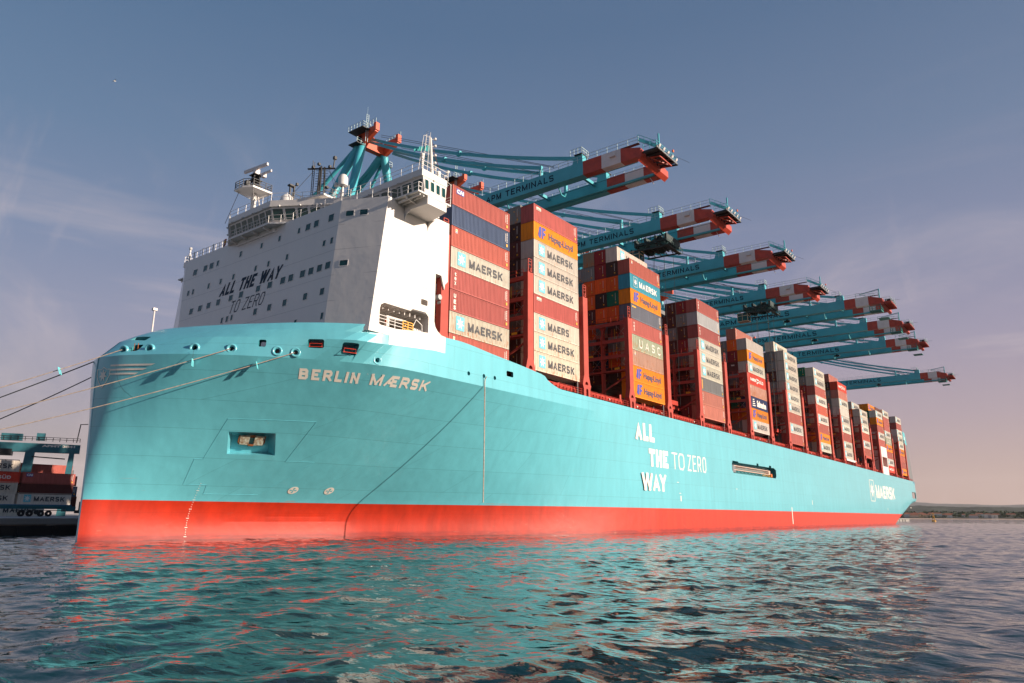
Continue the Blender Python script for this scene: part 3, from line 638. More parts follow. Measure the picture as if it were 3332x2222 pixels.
# windows: (centre, across, upwards, outward, width, height)
def window(P, a, b, n, w, h, parent, fw_=.07, rad=.0):
    m = MB(); P = Vector(P); a, b, n = Vector(a).normalized(), Vector(b).normalized(), Vector(n).normalized()
    out = round_rect(a, b, w, h, max(.03, rad), 2); inn = round_rect(a, b, w-2*fw_, h-2*fw_, max(.02, rad*.8), 2); k = len(out)
    m.add([P+p+n*.035 for p in out]+[P+p+n*.035 for p in inn], [(i, (i+1) % k, k+(i+1) % k, k+i) for i in range(k)], 0)
    m.add([P+p+n*.002 for p in out]+[P+p+n*.035 for p in out], [(i, (i+1) % k, k+(i+1) % k, k+i) for i in range(k)], 0)
    m.add([P+p+n*.012 for p in inn], [tuple(range(k))], 1)
    o = m.build('window', [M_PW, M_GLASS], parent); return o
WINS = [(36.8,36.57,1.13,1.01),(34.1,36.64,1.07,0.98),(32.5,36.66,1.09,0.97),(30.9,36.7,0.63,0.92),(37.5,33.47,0.65,0.89),(36.2,33.47,0.58,0.87),(32.1,33.52,0.61,0.91),(29.1,33.59,0.59,0.88),(26.0,33.63,0.62,0.88),(20.9,33.72,0.56,0.87),(18.1,33.75,0.54,0.89),(35.5,30.36,1.01,0.96),(33.2,30.41,1.06,0.95),(31.0,30.43,1.05,0.95),(28.6,30.46,1.02,0.96),(25.6,30.5,0.98,0.92),(23.2,30.53,1.02,0.94),(19.4,30.6,1.0,0.93),(16.9,30.61,1.02,0.94),(14.2,30.65,1.03,0.98),(12.6,30.67,1.04,0.98),(10.3,30.7,1.05,1.0),(8.7,30.71,1.02,0.99),(7.1,30.74,1.0,0.98),(5.6,30.77,0.99,0.97),(26.7,27.54,0.56,0.9),(25.5,27.55,0.6,0.89),(24.4,27.57,0.54,0.87),(19.1,27.43,0.84,0.93),(16.1,27.47,0.85,0.93),(13.0,27.51,0.85,0.93),(9.0,27.54,0.83,0.94),(5.9,27.57,0.83,0.94),(5.2,24.49,0.49,0.89),(10.1,24.52,0.44,0.76),(16.6,36.93,0.5,0.86),(20.5,36.87,0.55,0.87),(25.3,36.79,0.6,0.91),(14.2,33.8,0.55,0.87),(12.6,36.98,0.49,0.86),(10.8,37.02,0.99,0.99),(9.2,37.06,0.97,1.0),(6.4,37.1,1.03,1.02),(7.0,33.91,0.57,0.85),(5.6,33.92,0.54,0.88)]
FN = Vector((-1,0,.1)).normalized(); FU = Vector((.1,0,1)).normalized()
for y, z, w, h in WINS: window(Vector((ring(z)[1][0], y, z))+FN*.003, (0,-1,0), FU, FN, max(w, .55), h-.02, house, .045)
for t, z in ((.22, 37.13), (.52, 37.13), (.24, 30.76)):
    p1, p2 = ring(z); P = Vector((*p2, z)).lerp(Vector((*p1, z)), t); p1b, p2b = ring(z+1)
    a = Vector((p1[0]-p2[0], p1[1]-p2[1], 0)).normalized(); b = (Vector((*p2b, z+1)).lerp(Vector((*p1b, z+1)), t)-P).normalized(); b = (b-a*b.dot(a)).normalized(); n = a.cross(b); n = n if n.x < 0 else -n
    window(P+n*.01, a, b, n, 1.15, .86, house, .09, .12)
# slogan on the front
fy = lambda y0, y1, z0, z1, sh=0: (lambda u, v: (ring(31)[1][0]-.02, y0+(y1-y0)*u-sh*v*0, z0+(z1-z0)*v))
q = MB()
FP = lambda y, z: (lambda a, b: Vector((ring(z+b)[1][0], y-a, z+b))+FN*.015)
strokes(q, 'ALL THE WAY', 13.5, 1.78, .40, FP(28.75, 31.2), 0, .2, .3, FN); strokes(q, 'TO ZERO', 7.6, 1.7, .15, FP(25.5, 28.2), 0, .3, .26, FN)
q.build('slogan_lettering', M_NAVY, house)
# interior of the side opening: deck, beams, davit crane, rails, drum
q = MB(); y0 = -.3
q.rail([(-11.9,y0,23.4),(-8.2,y0,23.4)], 1.15, 3, 1.3, .03, 0); q.rail([(-8.2,y0,23.4),(-6.6,y0,23.4)], 1.2, 4, .8, .045, 2); q.rail([(-6.6,y0,23.4),(-4.3,y0,23.4)], .5, 2, 1.1, .03, 0)
for i in range(9): q.box(-11.6+i*.85, -11.5+i*.85, .4, 6.8, 25.6, 26.0, 0)
q.tube([(-9.5,1.0,23.4),(-9.5,1.0,25.1)], .3, 10, 0); q.tube([(-9.9,.8,24.9),(-6.6,.9,25.05)], .22, 8, 0, .12)
q.tube([(-6.3,.4,23.95),(-4.5,.5,23.9)], .42, 14, 0); 
for i in range(4): q.tube([(-6.1+i*.45,.4,23.95),(-6.05+i*.45,.4,23.95)], .45, 14, 3)
q.bar((-6.6,.2,23.4),(-5.6,.2,25.4),.07,.07,0); q.bar((-5.6,.2,25.4),(-4.6,.2,24.9),.07,.07,0); q.bar((-4.6,.2,24.9),(-4.5,.2,23.4),.07,.07,0)
q.bar((-7.2,.6,23.4),(-6.9,.6,24.5),.07,.07,0); q.box(-11.7,-11.4,.2,.6,23.6,24.9,4); q.box(-9.95,-9.7,.6,.8,24.2,24.5,4)
q.build('boat_station', [M_PW, M_DARK, M_YEL, M_LGREY, M_ORANGE], house)
# aft edge of the side plating, sweeping down to the sheer
q = MB(); pr = [(-3.2,31.69),(-3.2,25.6),(-3.0,24.95),(-2.6,24.5),(-1.9,24.1),(-1.2,24.02),(-3.2,23.9),(-3.6,24.2),(-3.6,31.69)]
q.prism([(x, -.498, z) for x, z in pr], (0, .25, 0)); q.prism([(-2.2,-.498,31.7),(-1.0,-.498,31.7),(-1.0,-.498,31.2),(-1.5,-.498,30.7),(-1.6,-.498,30.0)], (0,.2,0)); q.build('side_plate', M_WHITE, house)
q = MB(); q.box(-3.2,-1.2,.5,2.5,30.1,30.9); q.lathe((-2.1,.3,29.0),(0,-1,0),[(0,0),(0,.35),(.6,.35),(.6,0)],10); q.lathe((-1.7,.3,28.4),(0,-1,0),[(0,0),(0,.3),(.5,.3),(.5,0)],10); q.build('exhaust_box', M_LGREY, house)

# bridge deck: wings and their brackets
W0, W1 = -9.5, -5.0
for sgn in (0, 1):
    f = (lambda y: y) if not sgn else YS
    q = MB()
    bx = lambda x0, x1, ya, yb, z0, z1: q.box(x0, x1, min(f(ya), f(yb)), max(f(ya), f(yb)), z0, z1)
    bx(-10.5, W1, -4.4, -.49, 38.88, 39.06)
    bt = [(-8.9,-4.35,38.88),(-5.7,-4.35,38.88),(-5.7,-4.35,37.9),(-8.9,-4.35,37.9)]
    a = [(-8.9,-4.35,37.9),(-5.7,-4.35,37.9),(-4.7,-.5,37.9),(-8.9,-.5,37.9)]; b = [(-8.9,-4.35,38.879),(-5.7,-4.35,38.879),(-4.7,-.5,38.879),(-8.9,-.5,38.879)]
    q.add([(x, f(y), z) for x, y, z in a+b], [(0,1,2,3),(4,5,6,7),(0,1,5,4),(1,2,6,5),(2,3,7,6),(3,0,4,7)])
    for x in (-8.85, -4.9):
        q.prism([(x, f(-.5), 36.7), (x, f(-.62), 37.2), (x, f(-.95), 37.6), (x, f(-1.6), 37.9), (x, f(-.5), 37.9)], (.12, 0, 0))
    for x in (-10.0, -9.4): q.bar((x, f(-.6), 38.6), (x, f(-4.2), 38.75), .1, .3)
    q.bar((-10.45, f(-2.4), 38.7), (-8.9, f(-2.4), 38.5), .1, .35)
    q.build('bridge_wing', M_PW, house)
# wheelhouse
P_ROOF = [(-15.35,17.6),(-11.0,10.55),(-9.95,8.5),(-9.9,-4.3),(-5.7,-4.35),(-5.0,-.6),(-3.0,-.6)]
P_ROOF = [(x, YS(y)) for x, y in P_ROOF][::-1]+P_ROOF   # starboard first, then front, then port
def inset(poly, d):
    out = []
    k = len(poly)
    for i, (x, y) in enumerate(poly):
        dx = d if x < -6 else 0; out.append((x+dx, min(max(y, -4.1), YS(-4.1)) if abs(x+5.7) < .3 or abs(x+9.9) < .2 else y))
    return out
P_FLOOR = inset(P_ROOF, .75)
mb = MB(); k = len(P_ROOF)
lev = [(P_FLOOR, 39.06), ([(a[0]*.28+b[0]*.72, a[1]*.28+b[1]*.72) for a, b in zip(P_FLOOR, P_ROOF)], 41.12), (P_ROOF, 41.14), (P_ROOF, 42.0)]
for (pa, za), (pb, zb) in zip(lev, lev[1:]):
    mb.add([(x, y, za) for x, y in pa]+[(x, y, zb) for x, y in pb], [(i, (i+1) % k, k+(i+1) % k, k+i) for i in range(k)])
mb.add([(x, y, 42.0) for x, y in P_ROOF], [tuple(range(k))])
mb.add([(x, y, 41.14) for x, y in P_ROOF], [tuple(range(k))[::-1]])
wheel = mb.build('wheelhouse', M_WHITE, ship)
bm = bmesh.new(); bm.from_mesh(wheel.data); bmesh.ops.recalc_face_normals(bm, faces=bm.faces); bm.to_mesh(wheel.data); bm.free()
def wall_windows(a, b, n_, zc, h, wfrac=.86, skip=()):
    """windows along the leaning wall between plan corners a and b"""
    fa, ra = Vector((*P_FLOOR[a], 39.06)), Vector((*lev[1][0][a], 41.12)); fb, rb = Vector((*P_FLOOR[b], 39.06)), Vector((*lev[1][0][b], 41.12))
    t = (zc-39.06)/2.06; A, Bp = fa.lerp(ra, t), fb.lerp(rb, t); w = (Bp-A).length/n_
    up_ = (ra.lerp(rb, .5)-fa.lerp(fb, .5)).normalized(); al = (Bp-A).normalized(); nn = al.cross(up_).normalized()
    c = sum((Vector((*p, 40)) for p in P_FLOOR), Vector())/k
    if nn.dot(A-c) < 0: nn = -nn
    for i in range(n_):
        if i in skip: continue
        window(A.lerp(Bp, (i+.5)/n_)+nn*.01, al, up_, nn, w*wfrac, h, wheel, .07, .12)
m_ = len(P_ROOF)//2
wall_windows(m_-1, m_, 7, 40.22, 1.55, .92)               # front
wall_windows(m_, m_+1, 5, 40.22, 1.55, .9)               # port chamfer
wall_windows(m_+2, m_+3, 7, 40.22, 1.55, .9)             # port wing front
wall_windows(m_+3, m_+4, 4, 40.3, 1.25, .78)            # port wing end
wall_windows(m_-2, m_-1, 5, 40.3, 1.35, .88); wall_windows(m_-4, m_-3, 8, 40.3, 1.35, .88)
# platform ahead of the wheelhouse, carried by a sloping bracket box
q = MB(); pl = [(-15.25,17.8),(-13.4,14.8),(-13.4,YS(14.8)),(-15.25,YS(17.8))]
q.prism([(x, y, 38.86) for x, y in pl], (0,0,.2)); q.prism([(x+.15, y, 38.2) for x, y in ((-14.3,18.3),(-13.7,16.5),(-13.7,YS(16.5)),(-14.3,YS(18.3)))], (0,0,.655))
for y in (19, 21.5, 24, 26.5): q.bar((-15.15, y, 38.72), (-13.9, y, 38.5), .1, .3)
q.build('bridge_platform', M_PW, wheel)
q = MB(); q.rail([(-13.6,14.9,39.06),(-15.2,17.85,39.06),(-15.2,YS(17.85),39.06),(-13.6,YS(14.9),39.06)], 1.0, 2, 1.4, .02); q.build('platform_railing', M_PW, wheel)
q = MB()
q.rail([(-13.9,14.5,39.0),(-13.9,5.0,39.0),(-11.5,-.4,39.0),(-10.45,-.9,39.06),(-10.4,-4.3,39.06),(-9.9,-4.35,39.06)], 1.05, 2, 1.7, .022)
q.build('house_top_railing', M_PW, house)
q = MB(); q.rail([(-13.85,YS(14.9),39.0),(-13.85,40.2,39.0),(-11.5,45.4,39.0),(-3,45.4,39)], 1.05, 2, 1.7, .022)
for y in (30.8, 33.5, 36.3, 38.6, 40.0): q.bar((-13.7, y, 39), (-13.7, y, 40.3), .1, .1)
q.build('house_top_railing', M_PW, house); q = MB(); q.tube([(-13.6,40.1,39),(-13.6,40.1,41.0)], .11, 6); q.lathe((-13.6,40.1,41.0),(0,0,1),[(0,0),(0,.22),(.3,.22),(.35,0)],8)
q.build('vent_post', M_PW, house)
q = MB(); rr = [(x+.12, y, 42.0) for x, y in P_ROOF]; q.rail(rr[1:-1], 1.05, 2, 1.9, .02)
for i in range(len(rr)-1):
    pass
q.build('roof_railing', M_PW, wheel)
q = MB(); q.rail([(x-.06, y, 41.2) for x, y in P_ROOF[4:-3]], .02, 1, 50, .012)
for a, b in zip(P_ROOF[4:-3], P_ROOF[5:-2]):
    Lw = math.hypot(b[0]-a[0], b[1]-a[1])
    for i in range(int(Lw/2.2)): t = (i+.5)/int(Lw/2.2); q.lathe((a[0]+(b[0]-a[0])*t-.12, a[1]+(b[1]-a[1])*t, 41.18), (-.6,0,-.8), [(-.1,0),(-.08,.1),(.1,.13),(.12,0)], 6)
q.build('fascia_lamps', M_PW, wheel)
q = MB(); q.rail([(-5.0,-4.3,39.06),(-4.9,-.6,39.06)], 1.1, 3, .9, .02); q.rail([(-5.0,-4.3,39.06),(-5.0,-4.3,41.6)], .1, 1, 1, .02)
q.tube([(-4.95,-4.3,39),(-4.95,-4.3,41.9)], .03, 5); q.bar((-5.6,-4.3,41.9),(-4.9,-4.3,41.7),.04); q.build('wing_railing', M_PW, house)

# radar mast over the starboard half of the wheelhouse roof
def mastpt(px_): return px_
q = MB(); MX, MY = -11.5, 27.9
q.tube([(MX,MY,42),(MX,MY,47.2)], .42, 12, 0, .34); q.tube([(MX-.6,MY-1.4,42),(MX-.3,MY-.9,46.6)], .09, 6, 0); q.tube([(MX+.3,MY-2.2,42.2),(MX+.1,MY-.9,46.6)], .09, 6, 0); q.bar((MX,MY-1.5,43.6),(MX,MY-.3,44.6),.1,.1,0)
q.prism([(MX-2.3,MY+1.5,47.3),(MX+1.6,MY+1.5,47.3),(MX+1.6,MY-2.0,47.3),(MX-1.5,MY-2.0,47.3),(MX-2.3,MY-.6,47.3)], (0,0,.25), 0)
q.prism([(MX-.3,MY+.3,46.2),(MX+.3,MY+.3,46.2),(MX+.3,MY-.3,46.2),(MX-.3,MY-.3,46.2)], (0,0,.2), 0)
for a, b in ((-2.1,1.3),(1.4,1.3),(1.4,-1.8),(-1.4,-1.8)): q.bar((MX,MY,46.3),(MX+a,MY+b,47.3),.12,.12,0)
q.build('radar_mast', M_PW, ship)
rm = bpy.data.objects['radar_mast']
q = MB(); q.rail([(MX-2.2,MY+1.4,47.55),(MX+1.5,MY+1.4,47.55),(MX+1.5,MY-1.9,47.55),(MX-1.4,MY-1.9,47.55),(MX-2.2,MY-.6,47.55),(MX-2.2,MY+1.4,47.55)], 1.1, 3, 1.0, .03); q.build('mast_railing', M_BLACK, rm)
q = MB()
for dx, dy in ((-.5,-.3),(.4,-.4),(-.4,.5),(.4,.5)): q.tube([(MX+dx,MY+dy,47.5),(MX+dx*.8,MY+dy*.8,50.2)], .12, 6)
for z in (48.4, 49.3, 50.1): q.box(MX-.7,MX+.7,MY-.7,MY+.7,z,z+.08)
q.box(MX-1.5,MX-.9,MY-.2,MY+.4,48.2,48.9); q.build('radar_pedestal', M_BLACK, rm)
q = MB(); q.box(MX-.35,MX+.35,MY-.35,MY+.35,50.3,51.1); q.bar((MX-.3,MY+2.6,51.35),(MX+.2,MY-2.4,51.35),.3,.4); q.box(MX+.1,MX+.6,MY-1.7,MY-1.1,49.6,50.2); q.bar((MX+.3,MY+.6,50.3),(MX+.5,MY-3.0,50.25),.2,.3); q.build('radar_scanner', M_CWHITE, rm)
q = MB()
for a, b in (((MX-1.8,MY+1.0,47.2),(-14.6,29.4,42.1)),((MX+1.2,MY-1.6,47.2),(-12.6,22.6,42.1)),((MX+1.4,MY-1.8,47.3),(-11.5,21,42.1))): q.tube([a, b], .035, 4)
q.build('guy_wire', M_BLACK, rm)
q = MB(); q.lathe((-12.2,18.7,42.0),(0,0,1),[(0,.75),(.25,.75),(.3,.95),(1.2,1.0),(1.9,.8),(2.25,.45),(2.36,0)],20); q.build('satellite_dome', M_PW, ship, R(40))
q = MB(); q.tube([(-10.6,9.2,42),(-10.6,9.2,43.4)], .16, 8); q.lathe((-10.6,9.2,43.3),(0,0,1),[(0,.3),(.15,.62),(1.2,.62),(1.6,.4),(1.7,0)],16); q.tube([(-11.1,9.9,42),(-11.1,9.9,43.4)], .05, 5); q.lathe((-11.1,9.9,43.4),(0,0,1),[(0,0),(0,.22),(.4,.22),(.55,0)],10); q.tube([(-10.2,8.5,42),(-10.2,8.5,43.5)],.05,5); q.build('satellite_dome', M_PW, ship, R(40))
# black signal mast on its platform
SX, SY = -9.5, 15.2
q = MB(); q.prism([(SX-2.8,SY+2.4,42.9),(SX+2.6,SY+2.4,42.9),(SX+2.6,SY-2.9,42.9),(SX-1.6,SY-2.9,42.9)], (0,0,.25)); q.prism([(SX-1.6,SY+1.4,42.0),(SX+2,SY+1.4,42.0),(SX+2,SY-1.6,42.0),(SX-1.0,SY-1.6,42.0)], (0,0,.9))
q.bar((SX-1.2,SY+.6,43.2),(SX+.8,SY-2.2,43.5),.35,.5); q.build('mast_platform', M_PW, ship)
mpf = bpy.data.objects['mast_platform']; q = MB()
for dx, dy in ((0,0),(.9,-.2),(.2,.9)): q.tube([(SX+dx*.8,SY+dy*.8,43.1),(SX+dx*.5,SY+dy*.5,51.0)], .13, 8)
for z in np.arange(43.8, 51, .55): q.bar((SX-.1,SY+1.0,z),(SX+.9,SY-.3,z),.06)
for z in np.arange(45, 51.5, .4): q.bar((SX-.5,SY+1.2,z),(SX-.1,SY+1.3,z),.05)
q.bar((SX-.5,SY+1.2,44),(SX-.5,SY+1.2,52.4),.07); q.bar((SX-.1,SY+1.35,44),(SX-.1,SY+1.35,52.4),.07)
for a in ((-.9,1.3,50.6),(1.3,-.9,50.9),(1.2,-.6,46.6),(-.3,.4,51.2)): q.box(SX+a[0]*.7-.16,SX+a[0]*.7+.16,SY+a[1]*.7-.18,SY+a[1]*.7+.18,a[2],a[2]+.45)
q.bar((SX-1,SY+1.6,50.5),(SX+1.4,SY-1.2,50.8),.25,.2); q.tube([(SX+1.2,SY-1.0,50.8),(SX+1.3,SY-1.1,53.2)],.1,6); q.box(SX+1.1,SX+1.5,SY-1.3,SY-.9,52.7,53.3)
q.tube([(SX-2.6,SY+2.9,43),(SX-2.6,SY+2.9,46.6)],.14,6); q.tube([(SX-2.2,SY+2.6,43),(SX-2.2,SY+2.6,46.6)],.14,6); q.box(SX-2.9,SX-2.0,SY+2.5,SY+3.1,46.5,46.8); q.box(SX-2.1,SX-1.8,SY+2.2,SY+2.5,46.8,47.3)
q.v = [(x, y+.25, 43+(z-43)*.70) for x, y, z in q.v]; q.build('signal_mast', M_BLACK, mpf)
q = MB(); q.rail([(SX-2.8,SY+2.3,43.15),(SX+2.5,SY+2.3,43.15),(SX+2.5,SY-2.8,43.15),(SX-1.6,SY-2.8,43.15)], 1.1, 2, 1.2, .03); q.build('mast_railing', M_BLACK, mpf)
q = MB()
for a, b in (((SX-.5,SY+1.3,47.9),(SX-2.6,SY+2.8,44)),((SX+.8,SY-.3,48.1),(SX+2.5,SY-2.8,43.2)),((SX+.8,SY-.5,48.2),(SX+.9,SY-2.6,43.2))): q.tube([a, b], .03, 4)
q.build('guy_wire', M_BLACK, mpf)
# white pole mast on the port wing
q = MB(); PX, PY = -7.6, -3.6
q.tube([(PX,PY,42),(PX-.35,PY+.1,48.6)], .24, 10, 0, .15)
for z in np.arange(42.3, 49.5, .34): q.bar((PX-.8+.0*z,PY+.45,z),(PX-.8,PY+.0,z),.035)
for dx, dy in ((-1.25,.5),(-1.25,0),(-.8,.55),(-.75,0),(-1.0,.3)): q.tube([(PX+dx*1.5+.3,PY+dy*1.6,42),(PX+dx+.15,PY+dy,48.8)], .045, 5)
for z in (48.7, 47.2, 45.8): q.bar((PX-1.2,PY+.3,z),(PX-.2,PY+.1,z),.05)
for z, dx in ((48.4,.25),(47.2,.3),(45.6,.35),(44.3,.35),(43.3,.4)): q.lathe((PX+dx-.1,PY-.2,z),(0,0,1),[(0,0),(0,.17),(.3,.17),(.36,0)],8); q.bar((PX-.2,PY,z),(PX+dx-.1,PY-.2,z),.06)
q.tube([(PX-.35,PY+.1,48.5),(PX-.35,PY+.1,49.6)],.04,4)
q.box(PX+.6,PX+1.0,PY-.5,PY-.2,42.3,43.2); q.tube([(PX+1.7,PY-.3,42.2),(PX+1.7,PY-.5,42.9),(PX+2.0,PY-.6,43.0),(PX+2.0,PY-.6,43.6)],.09,6); q.lathe((PX+2.0,PY-.6,43.5),(.3,-.3,1),[(0,0),(0,.22),(.35,.22),(.4,0)],8)
q.tube([(-9.6,-3.9,42),(-9.6,-3.9,43.9)],.12,8); q.lathe((-9.6,-3.9,43.8),(0,0,1),[(0,.1),(.1,.2),(.5,.22),(.6,.28),(.95,.26),(1.0,0)],10)
q.v = [(x, y, 42+(z-42)*.76) for x, y, z in q.v]; q.build('pole_mast', M_PW, ship)
q = MB()
for a in ((PX-.2,PY,46.6),(PX-.2,PY,46.0)): q.tube([a,(PX+1.2,PY-.3,42.6)],.02,4)
q.build('halyard', M_RUST, ship)
# pennant and courtesy flag: cloth with folds
def flag(p, d, w, h, mats, bands, label):
    P = Vector(p); d = Vector(d).normalized(); m = MB(); nu, nv = 10, 6; side = d.cross(Z3).normalized()
    g_ = [[P+d*(w*i/nu)+Z3*(h*(j/nv-.5)*(1-.5*i/nu)-.25*w*(i/nu)**2)+side*(.12*math.sin(i*1.4+j*.3)) for j in range(nv+1)] for i in range(nu+1)]
    for i in range(nu):
        for j in range(nv): m.add([g_[i][j], g_[i+1][j], g_[i+1][j+1], g_[i][j+1]], [(0,1,2,3)], bands(j, nv))
    o = m.build('flag', mats); return tag(o, label, 'flag')
flag((PX-.5,PY,45.5), (-.8,.5,-.05), 1.9, .75, [material('flag_teal', (.05,.36,.36), .8)], lambda j, n: 0, 'small teal pennant flying from white pole mast on bridge wing')
flag((-13.4,30.9,40.2), (.3,.9,-.2), 1.0, .9, [material('flag_red', (.5,.03,.02), .8), material('flag_yellow', (.7,.36,.02), .8)], lambda j, n: 1 if 1 < j < 4 else 0, 'small red and yellow flag beside the house top railing')
# fore mast stub and mooring-deck crane peeping over the bulwark
q = MB(); q.tube([(-25.0,24.4,18),(-25.0,24.4,26.2)],.14,8,0,.09); q.box(-25.25,-24.75,24.2,24.6,26.2,26.5); q.build('fore_mast', M_CWHITE, ship)
q = MB(); q.bar((-20.5,21.0,18),(-19.6,22.6,24.6),.35,.5); q.lathe((-19.6,22.6,24.5),(0,-1,0),[(-.2,0),(-.2,.3),(.2,.3),(.2,0)],10); q.tube([(-20.5,21,17.9),(-20.5,21,20.5)],.5,10); q.build('deck_crane', M_LBD, ship)
q = MB()
for x, y in ((-24,17),(-21,12),(-18,9),(-22,21),(-16,14),(-16,21)):
    q.tube([(x-1.1,y,18.9),(x+1.1,y,18.9)],.7,10); q.box(x-1.3,x+1.3,y-.9,y+.9,18.0,18.3); q.box(x-1.3,x-1.1,y-.8,y+.8,18.2,19.7); q.box(x+1.1,x+1.3,y-.8,y+.8,18.2,19.7)
q.build('mooring_winch', M_LBD, ship)
q = MB(); pts = [(-13.0,3.6,23.4),(-13.0,3.6,23.7),(-11.8,2.0,23.7)]; q.tube([(-13.4,4.6,22.9),(-13.4,4.6,23.55),(-13.1,2.6,23.5),(-13.1,2.6,22.9)],.04,5); q.build('handrail', M_RUST, house)
# ------------------------------------------------------------------ cargo deck fittings
BX = {1:0.0,2:18.14,3:48.19,4:78.14,5:107.52,6:137.0,7:165.97,8:194.64,9:224.08,10:252.5,11:266.1,12:293.95}
BTOP = {1:45.2,2:49.14,3:49.2,4:48.78,5:45.85,6:48.19,7:48.16,8:48.01,9:42.07,10:44.85,11:46.7,12:46.95}
H = 2.885; CLEN = 12.19
def lashing_bridge(xc, side):
    """transverse gallery bridge at x = xc: outer box posts with flared feet, columns, galleries, rails, braces"""
    dz = -.0078*(xc-47); zd = deck(xc); fr = MB()
    Zp = [28.0, 30.8, 33.65, 36.8]
    for y in (5.3, 10.6, 15.9, 23.4, 31, 38.6): fr.box(xc-.32, xc+.32, y-.2, y+.2, zd, 36.9+dz)
    for i, z in enumerate(Zp):
        fr.box(xc-.62, xc+.62, .5, 46.3, z+dz-.28, z+dz)
        if i: fr.box(xc-.66, xc-.5, .5, 46.3, z+dz-.62, z+dz-.28)
    for y in (5.3, 10.6, 15.9):
        for z0, z1 in zip(Zp, Zp[1:]):              # rounded corners of the openings
            for s in (-1, 1): fr.prism([(xc-.3, y+s*.2, z1+dz-.6), (xc-.3, y+s*.75, z1+dz-.6), (xc-.3, y+s*.2, z1+dz-1.15)], (.5,0,0)); fr.prism([(xc-.3, y+s*.2, z0+dz), (xc-.3, y+s*.6, z0+dz), (xc-.3, y+s*.2, z0+dz+.45)], (.5,0,0))
    o = fr.build('lashing_bridge', M_LB, ship)
    for ys in (-1, 1):
        p = MB(); y0, y1 = (-.28, .55) if ys < 0 else (YS(.55), YS(-.28)); yf = y0 if ys < 0 else y1
        p.box(xc-.68, xc+.68, y0, y1, 24.4+dz, 37.3+dz)
        p.box(xc-.66, xc+.05, y0-.012 if ys < 0 else y1, y0 if ys < 0 else y1+.012, 30.0+dz, 30.04+dz)
        out = [(-.68,24.4),(.68,24.4),(1.15,22.75),(.5,22.75),(.35,23.15),(0,23.35),(-.35,23.15),(-.5,22.75),(-1.15,22.75)]
        p.prism([(xc+a, y0, z+dz) for a, z in out], (0, y1-y0, 0))
        p.prism([(xc+a, y0-.06, z+dz) for a, z in [(-1.25,22.78),(-1.0,22.2),(-.95,22.0)]+[(-.95,zd+.02-dz),(-.35,zd+.02-dz),(-.35,21.9),(-.2,22.15),(.2,22.15),(.35,21.9),(.35,zd+.02-dz),(.95,zd+.02-dz),(.95,22.0),(1.0,22.2),(1.25,22.78)]], (0, y1-y0+.1, 0))
        for s in (-.42, .42): p.box(xc+s-.06, xc+s+.06, y0+.1, y0+.22, 37.3+dz, 39.4+dz)
        for z in (37.9, 38.5, 39.0, 39.4): p.box(xc-.42, xc+.42, y0+.1, y0+.2, z+dz-.05, z+dz+.03)
        p.lathe((xc, y0+.1, 37.3+dz), (0,0,1), [(0,.3),(.35,.12),(.6,.2),(.7,0)], 8)
        p.build('post', M_LB, o)
    r_ = MB()
    for z in Zp:
        r_.rail([(xc-.6, .6, z+dz), (xc-.6, 22, z+dz)], 1.05, 2, 1.35, .022)
        if z > 36: r_.rail([(xc-.6, 22, z+dz), (xc-.6, 46, z+dz)], 1.05, 2, 2.7, .022)
    r_.build('railing', M_LBD, o)
    b = MB(); b.bar((xc, .8, 26.8+dz), (xc-.2, 8.2, 22.9+dz), .24, .24, 0); b.box(xc-.4, xc+.2, 7.6, 8.7, 22.5+dz, 22.8+dz, 1); b.bar((xc, 3, zd), (xc, 3, 22.6+dz), .14)
    b.build('brace', [M_LB, M_LGREY], o)
    q = MB(); rnd = random.Random(int(xc*10))
    for y in (2.2, 7.6, 13.2):
        for i in range(5): yy = y+i*.28; z = rnd.choice(Zp[:3])+dz; q.bar((xc-.66, yy, z+.1), (xc-.6, yy+.05, z+1.9), .055, .055, rnd.choice((0,0,1,2)))
        z = Zp[rnd.choice((0,1))]+dz; q.box(xc-.68, xc-.6, y-.5, y+.5, z+.05, z+.4, 1)
    for z in Zp[:3]:                                  # crossed lashing rods
        for y in (.7, 5.9, 11.2):
            q.bar((xc+.5, y, z+dz+.4), (xc+.62, y+2.1, z+dz+2.6), .035, .035, 2); q.bar((xc+.5, y+2.2, z+dz+.4), (xc+.62, y+.2, z+dz+2.6), .035, .035, 2)
    q.bar((xc-.72, 5.3, zd+.2), (xc-.72, 5.3, 34.5+dz), .12, .12, 0)
    q.build('lashing_rods', [material('signal_red2', (.60,.06,.03), .5), M_YEL, M_LGREY], o)
    return o
LBX = []
for b in range(1, 13):
    if b != 11: LBX.append((BX[b]-1.22, 'fore'))
    if b not in (1, 10): LBX.append((BX[b]+CLEN+1.62, 'aft'))
lb_proto = None
for xc, sd in LBX: lashing_bridge(xc, sd)

q = MB()
xs_ = np.arange(24.5, 318.5, 1.5)
for x in xs_: q.bar((x, -.1, deck(x)), (x, -.1, deck(x)+1.1), .06)
for a, b in zip(np.arange(24.5, 318, 15), np.arange(39.5, 333, 15)):
    b = min(b, 318.4)
    for h in (.4, .75, 1.1): q.bar((a, -.1, deck(a)+h), (b, -.1, deck(b)+h), .045)
q.build('deck_railing', M_LBD, ship)
q = MB()
for a in np.arange(20, 308, 4.9):
    q.bar((a, 1.0, deck(a)+.95), (a+4.87, 1.0, deck(a+4.87)+.95), .25, .75)
    if int(a) % 2: q.box(a+1.0, a+1.5, .75, .9, deck(a)+.75, deck(a)+1.0, 1)
    for j in range(5): q.box(a+j*.97, a+j*.97+.12, .72, 1.3, deck(a)-.7, deck(a)+.95)
    q.bar((a, 1.9, deck(a)+.1), (a+4.87, 1.9, deck(a+4.87)+.1), .1, 1.7, 2)
q.build('coaming', [M_LBD, M_LETTERW, M_DARK], ship)
